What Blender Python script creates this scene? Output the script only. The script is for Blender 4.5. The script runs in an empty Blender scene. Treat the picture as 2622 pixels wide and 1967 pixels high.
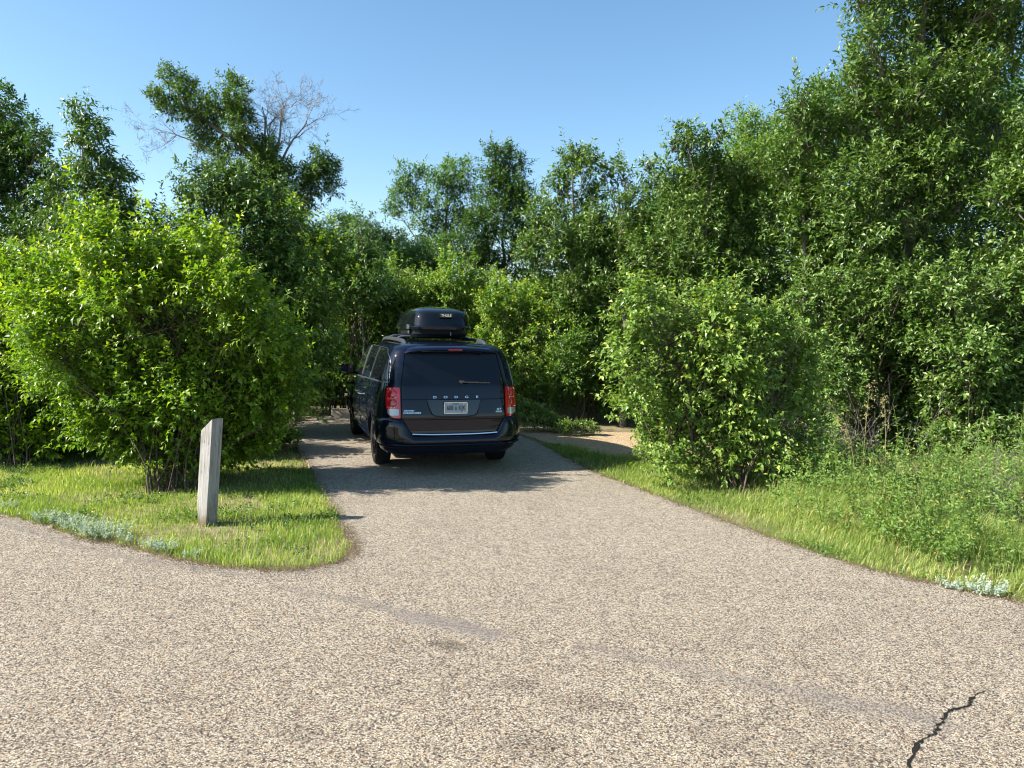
import bpy, bmesh, math, random
import numpy as np
from mathutils import Vector, Matrix, Euler

R = math.radians
sc = bpy.context.scene
COL = sc.collection

# ------------------------------------------------------------------ camera
F, CX, CY = 1970.0, 1311.0, 983.5
HCAM, PITCH, ROLL = 2.0, R(4.31), R(1.0)
cam = bpy.data.cameras.new('camera')
cam.sensor_width = 36.0
cam.lens = F / 2622.0 * 36.0
cam.clip_end = 5000
cam.clip_start = 0.05
camo = bpy.data.objects.new('camera', cam)
COL.objects.link(camo)
CM = Matrix.Translation((0, 0, HCAM)) @ (Euler((R(90) - PITCH, 0, 0)).to_matrix() @ Matrix.Rotation(ROLL, 3, 'Z')).to_4x4()
camo.matrix_world = CM
sc.camera = camo


def ray(px, py):
    v = Vector(((px - CX) / F, -(py - CY) / F, -1.0))
    return (CM.to_3x3() @ v)


def at(px, py, D):
    """world point seen at photo pixel (px,py) at ground distance D (world y)"""
    v = ray(px, py)
    return np.array([v.x * D / v.y, D, HCAM + v.z * D / v.y])


def gp(px, py, z=0.0):
    v = ray(px, py)
    t = (z - HCAM) / v.z
    return (v.x * t, v.y * t)


# ------------------------------------------------------------------ light
SUN_EL = R(36.5)
SH = np.array([math.cos(R(11)), math.sin(R(11))])      # direction shadows fall (x,y)
to_sun = Vector((-SH[0] * math.cos(SUN_EL), -SH[1] * math.cos(SUN_EL), math.sin(SUN_EL)))
sl = bpy.data.lights.new('sun', 'SUN')
sl.energy = 5.0
sl.angle = R(0.53)
sl.color = (1.0, 0.95, 0.86)
so = bpy.data.objects.new('sun', sl)
COL.objects.link(so)
so.rotation_euler = to_sun.to_track_quat('Z', 'Y').to_euler()
so.location = (-20, -5, 20)
w = bpy.data.worlds.new('World')
sc.world = w
w.use_nodes = True
nt = w.node_tree
bg = nt.nodes['Background']
sky = nt.nodes.new('ShaderNodeTexSky')
sky.sky_type = 'NISHITA'
sky.sun_disc = False
sky.sun_elevation = SUN_EL
sky.sun_rotation = math.atan2(to_sun.x, to_sun.y)
sky.altitude = 700
sky.air_density = 1.0
sky.dust_density = 1.1
sky.ozone_density = 1.6
hs = nt.nodes.new('ShaderNodeHueSaturation')
hs.inputs['Saturation'].default_value = 1.12
hs.inputs['Hue'].default_value = 0.492
nt.links.new(sky.outputs[0], hs.inputs['Color'])
nt.links.new(hs.outputs[0], bg.inputs[0])
bg.inputs[1].default_value = 0.088
sc.view_settings.view_transform = 'Standard'
sc.view_settings.look = 'None'
sc.view_settings.exposure = 1.4
sc.view_settings.gamma = 1.0
sc.cycles.max_bounces = 8
sc.cycles.diffuse_bounces = 2
sc.cycles.glossy_bounces = 4
sc.cycles.transmission_bounces = 2
sc.cycles.transparent_max_bounces = 6
sc.cycles.sample_clamp_indirect = 8
sc.cycles.filter_width = 1.1


# ------------------------------------------------------------------ materials
class N:
    def __init__(s, name):
        s.m = bpy.data.materials.new(name)
        s.m.use_nodes = True
        s.t = s.m.node_tree
        s.b = s.t.nodes['Principled BSDF']
        s.out = s.t.nodes['Material Output']

    def n(s, typ, ins=None, **kw):
        nd = s.t.nodes.new(typ)
        for k, v in kw.items():
            setattr(nd, k, v)
        for k, v in (ins or {}).items():
            if hasattr(v, 'is_output') or isinstance(v, bpy.types.NodeSocket):
                s.t.links.new(v, nd.inputs[k])
            else:
                nd.inputs[k].default_value = v
        return nd

    def math(s, op, a, b=0.0, clamp=False):
        nd = s.n('ShaderNodeMath', {0: a, 1: b}, operation=op)
        nd.use_clamp = clamp
        return nd.outputs[0]

    def mix(s, fac, a, b, blend='MIX'):
        nd = s.t.nodes.new('ShaderNodeMix')
        nd.data_type = 'RGBA'
        nd.blend_type = blend
        for k, v in ((0, fac), (6, a), (7, b)):
            if isinstance(v, bpy.types.NodeSocket):
                s.t.links.new(v, nd.inputs[k])
            else:
                nd.inputs[k].default_value = v if k == 0 else (*v, 1) if len(v) == 3 else v
        return nd.outputs[2]

    def ramp(s, fac, stops, interp='LINEAR'):
        nd = s.t.nodes.new('ShaderNodeValToRGB')
        s.t.links.new(fac, nd.inputs[0])
        cr = nd.color_ramp
        cr.interpolation = interp
        while len(cr.elements) < len(stops):
            cr.elements.new(0.5)
        for e, (p, c) in zip(cr.elements, stops):
            e.position = p
            e.color = (*c, 1) if len(c) == 3 else c
        return nd.outputs[0]

    def maprange(s, v, a, b, c=0.0, d=1.0):
        return s.n('ShaderNodeMapRange', {0: v, 1: a, 2: b, 3: c, 4: d}).outputs[0]

    def co(s):
        return s.n('ShaderNodeTexCoord').outputs['Object']

    def set(s, **kw):
        for k, v in kw.items():
            k = k.replace('_', ' ')
            if isinstance(v, bpy.types.NodeSocket):
                s.t.links.new(v, s.b.inputs[k])
            else:
                s.b.inputs[k].default_value = (*v, 1) if isinstance(v, tuple) and len(v) == 3 else v
        return s


def simple(name, col, rough=0.5, metal=0.0, coat=0.0, spec=0.5, var=0.0, scale=8.0):
    m = N(name)
    c = (*col, 1)
    if var:
        nz = m.n('ShaderNodeTexNoise', {'Vector': m.co(), 'Scale': scale, 'Detail': 6.0}).outputs[0]
        c = m.mix(m.maprange(nz, .3, .7), tuple(x * (1 - var) for x in col), tuple(min(1, x * (1 + var)) for x in col))
    m.set(Base_Color=c, Roughness=rough, Metallic=metal, Coat_Weight=coat, Specular_IOR_Level=spec)
    if coat:
        m.b.inputs['Coat Roughness'].default_value = 0.02
    return m.m


def leafmat(name, dark, light, young, trans=0.3, rough=0.4, spec=0.5):
    m = N(name)
    v = m.n('ShaderNodeAttribute', attribute_name='v').outputs['Fac']
    y = m.n('ShaderNodeAttribute', attribute_name='young').outputs['Fac']
    c = m.mix(v, dark, light)
    c = m.mix(y, c, young)
    m.set(Base_Color=c, Roughness=rough, Specular_IOR_Level=spec)
    tc = m.mix(1.0, c, (1.9, 2.1, .6), 'MULTIPLY')
    tr = m.n('ShaderNodeBsdfTranslucent', {'Color': tc})
    mx = m.n('ShaderNodeMixShader', {0: trans, 1: m.b.outputs[0], 2: tr.outputs[0]})
    m.t.links.new(mx.outputs[0], m.out.inputs[0])
    return m.m


def bark(name, a, b):
    m = N(name)
    mp = m.n('ShaderNodeMapping', {'Vector': m.co(), 'Scale': (14, 14, 3)})
    nz = m.n('ShaderNodeTexNoise', {'Vector': mp.outputs[0], 'Scale': 2.5, 'Detail': 8.0, 'Roughness': .7}).outputs[0]
    m.set(Base_Color=m.mix(m.maprange(nz, .3, .7), a, b), Roughness=.9, Specular_IOR_Level=.15)
    bp = m.n('ShaderNodeBump', {'Height': nz, 'Strength': .8, 'Distance': .02})
    m.t.links.new(bp.outputs[0], m.b.inputs['Normal'])
    return m.m


# ------------------------------------------------------------------ object helpers
def tag(o, label=None, cat=None, group=None, kind=None):
    if label: o['label'] = label
    if cat: o['category'] = cat
    if group: o['group'] = group
    if kind: o['kind'] = kind
    return o


def empty(name, loc, rz=0.0):
    o = bpy.data.objects.new(name, None)
    o.empty_display_size = .2
    o.location = loc
    o.rotation_euler = (0, 0, rz)
    COL.objects.link(o)
    return o


def mesh_np(name, V, faces, mat, parent=None, attrs=None, smooth=False, loc=None):
    """V (n,3) array ; faces: list of int arrays (m,k)"""
    V = np.asarray(V, dtype=np.float32)
    me = bpy.data.meshes.new(name)
    me.vertices.add(len(V))
    me.vertices.foreach_set('co', V.ravel())
    tot = [np.full(len(f), f.shape[1], dtype=np.int32) for f in faces]
    tot = np.concatenate(tot)
    idx = np.concatenate([f.ravel() for f in faces]).astype(np.int32)
    me.loops.add(len(idx))
    me.loops.foreach_set('vertex_index', idx)
    me.polygons.add(len(tot))
    st = np.concatenate([[0], np.cumsum(tot)[:-1]]).astype(np.int32)
    me.polygons.foreach_set('loop_start', st)
    me.polygons.foreach_set('loop_total', tot)
    me.polygons.foreach_set('use_smooth', np.full(len(tot), smooth))
    for k, a in (attrs or {}).items():
        at_ = me.attributes.new(k, 'FLOAT', 'FACE')
        at_.data.foreach_set('value', np.asarray(a, dtype=np.float32))
    me.update(calc_edges=True)
    if mat: me.materials.append(mat)
    o = bpy.data.objects.new(name, me)
    COL.objects.link(o)
    if parent:
        o.parent = parent
    return o


class MB:
    """collects simple solids, builds ONE mesh object"""
    def __init__(s):
        s.V = []; s.F = []

    def add(s, V, F):
        o = len(s.V)
        s.V += [tuple(float(c) for c in v) for v in V]
        s.F += [tuple(i + o for i in f) for f in F]
        return s

    def box(s, c, d, M=None):
        x, y, z = (k / 2 for k in d)
        V = [Vector((sx * x, sy * y, sz * z)) for sx in (-1, 1) for sy in (-1, 1) for sz in (-1, 1)]
        if M is not None: V = [M @ v for v in V]
        V = [v + Vector(c) for v in V]
        return s.add(V, [(0, 1, 3, 2), (4, 6, 7, 5), (0, 4, 5, 1), (2, 3, 7, 6), (0, 2, 6, 4), (1, 5, 7, 3)])

    def grid(s, P, closed=False):
        """P rows x cols of points"""
        r, c = len(P), len(P[0])
        V = [p for row in P for p in row]
        F = []
        for i in range(r - 1):
            for j in range(c if closed else c - 1):
                j2 = (j + 1) % c
                F.append((i * c + j, i * c + j2, (i + 1) * c + j2, (i + 1) * c + j))
        return s.add(V, F)

    def tube(s, pts, rad, n=8, cap=True):
        pts = [Vector(p) for p in pts]
        rows = []
        for i, p in enumerate(pts):
            d = (pts[min(i + 1, len(pts) - 1)] - pts[max(i - 1, 0)]).normalized()
            a = d.orthogonal().normalized() if i == 0 else (a - d * a.dot(d)).normalized()
            b = d.cross(a)
            r = rad[i] if isinstance(rad, (list, tuple)) else rad
            rows.append([p + (a * math.cos(2 * math.pi * k / n) + b * math.sin(2 * math.pi * k / n)) * r for k in range(n)])
        o = len(s.V)
        s.grid(rows, True)
        if cap:
            s.F.append(tuple(o + k for k in range(n))[::-1])
            s.F.append(tuple(o + (len(pts) - 1) * n + k for k in range(n)))
        return s

    def lathe(s, prof, axis='X', n=28, c=(0, 0, 0)):
        rows = []
        for (a, r) in prof:
            row = []
            for k in range(n):
                t = 2 * math.pi * k / n
                v = (a, r * math.cos(t), r * math.sin(t)) if axis == 'X' else (r * math.cos(t), r * math.sin(t), a)
                row.append(Vector(v) + Vector(c))
            rows.append(row)
        return s.grid(rows, True)

    def build(s, name, mat, parent=None, smooth=False, bevel=0.0, angle=35):
        me = bpy.data.meshes.new(name)
        me.from_pydata(s.V, [], s.F)
        bm = bmesh.new(); bm.from_mesh(me)
        bmesh.ops.recalc_face_normals(bm, faces=bm.faces)
        if bevel:
            bmesh.ops.bevel(bm, geom=[e for e in bm.edges if len(e.link_faces) == 2 and e.calc_face_angle(0) > R(30)],
                            offset=bevel, segments=2, affect='EDGES', profile=.6)
        if smooth:
            for f in bm.faces: f.smooth = True
            for e in bm.edges:
                if len(e.link_faces) == 2 and e.calc_face_angle(0) > R(angle): e.smooth = False
        bm.to_mesh(me); bm.free()
        if mat: me.materials.append(mat)
        o = bpy.data.objects.new(name, me)
        COL.objects.link(o)
        if parent: o.parent = parent
        return o


def tubes_np(paths, radii, n=5):
    """many polylines -> V, F arrays.  paths: (m,k,3), radii (m,k)"""
    paths = np.asarray(paths, float); radii = np.asarray(radii, float)
    m, k, _ = paths.shape
    d = np.gradient(paths, axis=1)
    d /= np.linalg.norm(d, axis=2, keepdims=True) + 1e-9
    ref = np.array([.31, .77, .23]); ref = ref / np.linalg.norm(ref)
    a = np.cross(d, ref); a /= np.linalg.norm(a, axis=2, keepdims=True) + 1e-9
    b = np.cross(d, a)
    t = np.arange(n) * 2 * np.pi / n
    V = paths[:, :, None, :] + radii[:, :, None, None] * (a[:, :, None, :] * np.cos(t)[None, None, :, None] + b[:, :, None, :] * np.sin(t)[None, None, :, None])
    V = V.reshape(-1, 3)
    i = np.arange(m)[:, None, None] * k * n
    r = np.arange(k - 1)[None, :, None] * n
    c = np.arange(n)[None, None, :]
    c2 = (c + 1) % n
    Fq = np.stack([i + r + c, i + r + c2, i + r + n + c2, i + r + n + c], -1).reshape(-1, 4)
    return V, Fq


def unit(v):
    return v / (np.linalg.norm(v, axis=-1, keepdims=True) + 1e-9)


def bez(p0, p1, p2, k=6):
    t = np.linspace(0, 1, k)[:, None]
    return (1 - t) ** 2 * p0 + 2 * t * (1 - t) * p1 + t * t * p2


# ------------------------------------------------------------------ foliage
def leaves_from_shoots(g, start, sdir, L, nleaf, ll, lw, ang=.5, droop=.1, sag=.12, youngfrac=.25, base_t=.15):
    m = len(start)
    t = (base_t + (1 - base_t) * (np.arange(nleaf) + .5) / nleaf)[None, :] + g.uniform(-.03, .03, (m, nleaf))
    Ls = L * g.uniform(.65, 1.3, (m, 1))
    dn = np.array([0, 0, -1.0])
    pos = start[:, None, :] + sdir[:, None, :] * (Ls * t)[..., None] + dn * (droop * Ls * t ** 2)[..., None]
    d = unit(sdir[:, None, :] + dn * (2 * droop * t)[..., None])
    ref = unit(g.normal(size=(m, 1, 3)))
    p1 = unit(np.cross(d, ref)); p2 = np.cross(d, p1)
    az = np.arange(nleaf)[None, :] * 2.4 + g.uniform(0, 6.28, (m, 1)) + g.uniform(-.4, .4, (m, nleaf))
    ld = unit(d * (ang + t * .7)[..., None] + p1 * np.cos(az)[..., None] + p2 * np.sin(az)[..., None] + g.normal(size=(m, nleaf, 3)) * .18 + dn * .18)
    up = np.broadcast_to(np.array([-.3, -.15, 1.0]), ld.shape) + g.normal(size=(m, 1, 3)) * .3 + g.normal(size=ld.shape) * .3
    side = unit(np.cross(ld, up))
    nr = np.cross(side, ld)
    sz = g.uniform(.6, 1.2, (m, nleaf)) * (1 - .35 * t)
    ln = (ll * sz)[..., None]; wd = (lw * sz * g.uniform(.85, 1.15, (m, nleaf)))[..., None]
    b = pos
    L_ = pos + ld * ln * .45 + side * wd * .5 + nr * wd * .12
    R_ = pos + ld * ln * .45 - side * wd * .5 + nr * wd * .12
    M_ = pos + ld * ln * .5 - nr * wd * .08
    T_ = pos + ld * ln - nr * ln * sag * 1.6
    V = np.stack([b, L_, T_, R_, M_], 2).reshape(-1, 3)
    n = m * nleaf
    i = np.arange(n)[:, None] * 5
    Fq = np.concatenate([i + np.array([[0, 1, 2, 4]]), i + np.array([[0, 4, 2, 3]])], 0)
    v = g.beta(2, 2, (m, nleaf)) * .75 + g.uniform(0, .25, (m, 1))
    yg = np.clip((t - (1 - youngfrac)) / max(youngfrac, .01), 0, 1) * g.uniform(.1, 1, (m, 1)) * (youngfrac > 0)
    yg = yg + (g.uniform(0, 1, (m, nleaf)) < .012) * .8
    v = np.tile(v.ravel(), 2); yg = np.tile(np.clip(yg, 0, 1).ravel(), 2)
    # stems of the shoots
    tt = np.array([0, .5, 1.0])
    sp = start[:, None, :] + sdir[:, None, :] * (Ls * tt)[..., None] + dn * (droop * Ls * tt ** 2)[..., None]
    return V, Fq, v, yg, sp


def sublobes(g, lobes, k=7, inner=.74, rs=.5):
    out = []
    for c, r in lobes:
        out.append((c, r * .6))
        n = max(3, int(k * 1.35))
        for _ in range(n):
            d = unit(g.normal(size=3)); d[2] *= .9
            q = r * rs * .78 * g.uniform(.6, 1.35)
            out.append((c + d * r * inner * g.uniform(.7, 1.25), q))
    return out


DENS = 2.4


def plant(name, label, cat, base, lobes, seed, leaf, mat, bmat, D, cover=1.0, leafsz=(.07, .032), L=.32, nleaf=9,
          out=.6, up=.75, jit=.45, droop=.12, sag=.12, young=.25, group=None, k=7, trunk_r=.09, multi=0, twig=.0022,
          partnames=('trunk', 'crown'), dj=.5, stray=.06, zmin=.05, limbs=True, ang=.5, depthscale=1.0, rs=.5, spires=0.0, dens=None, tipz=None):
    g = np.random.default_rng(seed)
    base = np.array(base, float)
    leafsz = (leafsz[0], leafsz[1] * 1.22)
    LB = []
    for lo in lobes:
        px, py, rp = lo[:3]
        dd = lo[3] if len(lo) > 3 else D + g.uniform(-dj, dj)
        c = at(px, py, dd)
        LB.append((c, rp / F * dd))
    sub = sublobes(g, LB, k, rs=rs)
    C = np.array([s[0] for s in sub]); Rr = np.array([s[1] for s in sub])
    la = leafsz[0] * leafsz[1] * .5
    area = sum(4 * math.pi * r * r for _, r in LB)
    m = int((dens or DENS) * cover * area / la / nleaf)
    pr = Rr ** 2 / (Rr ** 2).sum()
    idx = g.choice(len(sub), m, p=pr)
    d = unit(g.normal(size=(m, 3)))
    u = g.uniform(.3, 1, m) ** (1 / 2.6)
    st = C[idx] + d * (Rr[idx] * u)[:, None]
    # stray long shoots
    s_ = g.uniform(0, 1, m) < stray
    st[s_] += d[s_] * Rr[idx][s_][:, None] * g.uniform(.0, .35, (s_.sum(), 1))
    sd = unit(d * out + np.array([0, 0, up]) + g.normal(size=(m, 3)) * jit)
    keep = st[:, 2] > zmin
    if keep.sum() < 4: keep[:] = True; st[:, 2] = np.abs(st[:, 2] - zmin) + zmin
    st = st[keep]; sd = sd[keep]
    V, Fq, v, yg, sp = leaves_from_shoots(g, st, sd, L, nleaf, leafsz[0], leafsz[1], ang=ang, droop=droop, sag=sag, youngfrac=young)
    if spires:      # leafy leader shoots standing out of the upper outline
        ns = int(spires)
        ok = np.where(d[keep][:, 2] > .35)[0]
        pick = g.choice(ok, min(ns, len(ok)), replace=False)
        V2, F2, v2, y2, sp2 = leaves_from_shoots(g, st[pick], unit(sd[pick] + np.array([0, 0, .9])), L * 1.9, int(nleaf * 1.8), leafsz[0] * 1.05, leafsz[1], ang=ang, droop=droop * .6, sag=sag, youngfrac=max(young, .3))
        n1 = len(Fq) // 2
        Fq = np.concatenate([Fq, F2 + len(V)]); v = np.concatenate([v, v2]); yg = np.concatenate([yg, y2]); V = np.concatenate([V, V2])
        sp = np.concatenate([sp, sp2])
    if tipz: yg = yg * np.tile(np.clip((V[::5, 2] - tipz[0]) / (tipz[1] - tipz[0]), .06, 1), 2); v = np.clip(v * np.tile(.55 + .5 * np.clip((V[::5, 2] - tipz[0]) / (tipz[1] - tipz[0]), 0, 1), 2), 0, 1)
    root = empty(name, base)
    crown = mesh_np(partnames[1], V - base, [Fq], mat, root, {'v': v, 'young': yg})
    # wood
    paths = []; rad = []
    if limbs:
        if multi:
            for q in range(multi):
                c, r = LB[g.integers(len(LB))]
                tgt = c + unit(g.normal(size=3)) * r * .5
                b0 = base + np.array([g.normal() * .14, g.normal() * .14, -.05])
                mid = b0 * .55 + tgt * .45 + np.array([g.normal() * .08, g.normal() * .08, .25 + .1 * g.normal()]); mid[:2] = b0[:2] * .7 + tgt[:2] * .3 + g.normal(size=2) * .08
                p = bez(b0, mid, tgt, 8) + np.concatenate([np.zeros((1, 3)), g.normal(size=(7, 3)) * .02])
                paths.append(p); rad.append(np.linspace(trunk_r * g.uniform(.6, 1.1), trunk_r * .25, 8))
        else:
            cen = np.mean([c for c, _ in LB], 0)
            top = max(LB, key=lambda q: q[0][2])[0]; top = top * .8 + np.array([cen[0], cen[1], top[2]]) * .2 - np.array([0, 0, .3])
            b0 = base + np.array([0, 0, -.1])
            mid = np.array([(base[0] * .5 + cen[0] * .5), (base[1] + cen[1]) / 2, top[2] * .45])
            P = bez(b0, mid, top, 8) + np.concatenate([np.zeros((1, 3)), g.normal(size=(7, 3)) * .04])
            paths.append(P); rad.append(np.linspace(trunk_r, trunk_r * .12, 8))
            for c, r in LB:
                if g.uniform() < .3: continue
                hd = np.linalg.norm(P[:, :2] - c[None, :2], axis=1)
                j = int(np.clip(np.argmin(np.abs(P[:, 2] - (c[2] - .9 * hd - .2))), 1, 6))
                b1 = P[j]
                mid = (b1 + c) / 2 + np.array([0, 0, -.15 * r]) + g.normal(size=3) * .06
                paths.append(bez(b1, mid, c, 8)); r0 = trunk_r * (.42 - .05 * j); rad.append(np.linspace(max(r0, .012), .005, 8))
        # secondary branches
        for (c, r) in sub[::2]:
            j = g.integers(len(paths)) if multi else min(range(len(paths)), key=lambda q: np.linalg.norm(paths[q][-1] - c))
            b1 = paths[j][g.integers(4, 8)]
            mid = (b1 + c) / 2 + g.normal(size=3) * .08
            paths.append(bez(b1, mid, c + unit(g.normal(size=3)) * r * .6, 8)); rad.append(np.linspace(.006 + trunk_r * .04, .003, 8))
        V2, F2 = tubes_np(paths, rad, 6)
    else:
        V2 = np.zeros((0, 3)); F2 = np.zeros((0, 4), int)
    if twig:
        sp = sp[g.uniform(0, 1, len(sp)) < .6]
        V3, F3 = tubes_np(sp, np.tile(np.array([[twig, twig * .8, twig * .4]]), (len(sp), 1)), 3)
        F2 = np.concatenate([F2, F3 + len(V2)]); V2 = np.concatenate([V2, V3])
    if len(F2):
        mesh_np(partnames[0], V2 - base, [F2], bmat, root, smooth=True)
    tag(root, label, cat, group)
    return root


def in_poly(x, y, poly):
    inside = np.zeros(len(x), bool)
    n = len(poly)
    for i in range(n):
        x1, y1 = poly[i]; x2, y2 = poly[(i + 1) % n]
        c = ((y1 > y) != (y2 > y)) & (x < (x2 - x1) * (y - y1) / (y2 - y1 + 1e-12) + x1)
        inside ^= c
    return inside


def grass_mesh(name, g, x, y, h, wd, lean, mat, z0, hvar=.5, dirx=None, youngp=.15):
    n = len(x)
    hh = h * g.uniform(1 - hvar, 1 + hvar, n)
    az = g.uniform(0, 2 * np.pi, n)
    dx = np.cos(az); dy = np.sin(az)
    lx = dx * lean * g.uniform(.1, 1.5, n) + (dirx[0] if dirx is not None else 0)
    ly = dy * lean * g.uniform(.1, 1.5, n) + (dirx[1] if dirx is not None else 0)
    a2 = az + g.uniform(.8, 2.3, n)
    sx = np.cos(a2) * wd / 2; sy = np.sin(a2) * wd / 2
    B = np.stack([x, y, np.full(n, z0)], 1)
    S = np.stack([sx, sy, np.zeros(n)], 1)
    Mi = B + np.stack([lx * hh * .35, ly * hh * .35, hh * .6], 1)
    T = B + np.stack([lx * hh, ly * hh, hh * (1 - .25 * np.hypot(lx, ly))], 1)
    V = np.stack([B - S, B + S, Mi + S * .8, Mi - S * .8, T], 1).reshape(-1, 3)
    i = np.arange(n)[:, None] * 5
    q = i + np.array([[0, 1, 2, 3]]); t = i + np.array([[3, 2, 4]])
    pt = .5 + .5 * np.sin(x * 1.9 + 2.1 * np.sin(y * 1.3 + 1)) * np.sin(y * 2.4 + 1.9 * np.sin(x * 1.6))
    v = np.clip(g.uniform(0, 1, n) * .8 + pt * .3 - .05, 0, 1); yg = (g.uniform(0, 1, n) < youngp * (.4 + 2.2 * pt ** 2)) * g.uniform(.3, 1, n)
    return mesh_np(name, V, [q, t], mat, None, {'v': np.tile(v, 2), 'young': np.tile(yg, 2)})


# ------------------------------------------------------------------ materials set
M = {}
M['bark'] = bark('grey_bark', (.09, .075, .06), (.24, .20, .165))
M['stem'] = bark('shrub_stem', (.05, .04, .03), (.16, .12, .09))
M['brush'] = bark('dry_brush_twigs', (.05, .043, .04), (.13, .115, .105))
M['dead'] = bark('dead_wood', (.15, .13, .115), (.29, .26, .235))
M['cherry'] = leafmat('bright_shrub_leaf', (.070, .145, .009), (.20, .31, .020), (.50, .52, .025), .32, .4, .4)
M['cherry2'] = leafmat('green_shrub_leaf', (.066, .135, .018), (.19, .285, .050), (.40, .44, .09), .26, .38, .4)
M['ash'] = leafmat('ash_leaf', (.034, .080, .010), (.105, .185, .026), (.25, .31, .08), .17, .42, .42)
M['ashlight'] = leafmat('light_ash_leaf', (.04, .10, .018), (.10, .19, .04), (.24, .29, .10), .28, .4)
M['darkelm'] = leafmat('dark_leaf', (.024, .066, .010), (.070, .140, .022), (.14, .21, .04), .2, .45, .35)
M['yellowish'] = leafmat('yellowing_leaf', (.055, .13, .014), (.145, .25, .03), (.40, .42, .05), .32, .42)
M['under'] = leafmat('undergrowth_leaf', (.035, .090, .010), (.095, .175, .022), (.24, .30, .05), .25, .42, .4)
M['weed'] = leafmat('weed_leaf', (.065, .13, .025), (.17, .26, .055), (.40, .36, .10), .3, .5, .3)
M['grass'] = leafmat('grass_blade', (.13, .20, .035), (.27, .345, .085), (.56, .50, .26), .35, .5, .3)
M['grass2'] = leafmat('long_grass_blade', (.12, .19, .04), (.28, .34, .09), (.55, .48, .24), .33, .5, .3)
M['silver'] = leafmat('silver_sage_leaf', (.20, .26, .20), (.36, .42, .35), (.42, .46, .38), .15, .7, .2)
M['seed'] = leafmat('seed_head', (.30, .25, .12), (.48, .42, .22), (.5, .45, .25), .25, .7, .2)

# ------------------------------------------------------------------ ground
left_edge = [(-900, 1190), (-500, 1235), (-200, 1275), (0, 1316), (120, 1345), (210, 1378), (300, 1392), (400, 1418), (500, 1440), (600, 1452), (700, 1459), (800, 1455), (880, 1432), (905, 1405),
             (895, 1375), (872, 1345), (858, 1310), (840, 1285), (815, 1240), (795, 1195), (770, 1160), (752, 1130), (748, 1105), (752, 1085), (790, 1072), (850, 1066)]
right_edge = [(1040, 1060), (1180, 1072), (1310, 1108), (1400, 1145), (1470, 1185), (1530, 1212), (1610, 1240), (1700, 1276), (1800, 1314), (1900, 1350), (2000, 1385), (2150, 1435), (2300, 1475), (2450, 1508), (2622, 1542), (2900, 1592), (3400, 1660)]


def smooth_line(px, n=8, amp=.02, seed=1):
    g = random.Random(seed)
    P = [Vector((*gp(a, b), 0)) for a, b in px]
    out = []
    for i in range(len(P) - 1):
        p0, p1, p2, p3 = P[max(i - 1, 0)], P[i], P[i + 1], P[min(i + 2, len(P) - 1)]
        for k in range(n):
            t = k / n
            v = .5 * ((2 * p1) + (-p0 + p2) * t + (2 * p0 - 5 * p1 + 4 * p2 - p3) * t * t + (-p0 + 3 * p1 - 3 * p2 + p3) * t ** 3)
            out.append((v.x + g.uniform(-amp, amp), v.y + g.uniform(-amp, amp)))
    out.append((P[-1].x, P[-1].y))
    return out


LE = smooth_line(left_edge, 10, .032, 3)
RE = smooth_line(right_edge, 10, .03, 4)
PAVE = LE + RE + [(30, RE[-1][1] - 3), (30, -14), (-40, -14), (-40, LE[0][1] + 1.5)]


def poly_slab(name, poly, z, depth, mat):
    bm = bmesh.new()
    vs = [bm.verts.new((x, y, z)) for x, y in poly]
    f = bm.faces.new(vs)
    if f.normal.z < 0: f.normal_flip()
    r = bmesh.ops.extrude_face_region(bm, geom=[f])
    for v in [q for q in r['geom'] if isinstance(q, bmesh.types.BMVert)]: pass
    # move the original down
    for v in vs: v.co.z = z - depth
    bmesh.ops.triangulate(bm, faces=bm.faces[:])
    bmesh.ops.recalc_face_normals(bm, faces=bm.faces)
    me = bpy.data.meshes.new(name); bm.to_mesh(me); bm.free()
    me.materials.append(mat)
    o = bpy.data.objects.new(name, me); COL.objects.link(o)
    return o


def seg_mask(m, sx, sy, a, b, wdt, nz, strength=1.0):
    """soft mask round a ground segment a-b, broken up by noise"""
    ax, ay = a; bx, by = b
    L = math.hypot(bx - ax, by - ay); ux, uy = (bx - ax) / L, (by - ay) / L
    dx = m.math('SUBTRACT', sx, ax); dy = m.math('SUBTRACT', sy, ay)
    al = m.math('ADD', m.math('MULTIPLY', dx, ux), m.math('MULTIPLY', dy, uy))
    ac = m.math('ABSOLUTE', m.math('ADD', m.math('MULTIPLY', dx, -uy), m.math('MULTIPLY', dy, ux)))
    over = m.math('MAXIMUM', m.math('MULTIPLY', al, -1.0), m.math('MAXIMUM', m.math('SUBTRACT', al, L), 0.0))
    dist = m.math('ADD', ac, over)
    dist = m.math('ADD', dist, m.math('MULTIPLY', m.math('SUBTRACT', nz, .5), wdt * 1.8))
    return m.maprange(dist, wdt * 1.05, wdt * .3, 0.0, strength)


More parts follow.
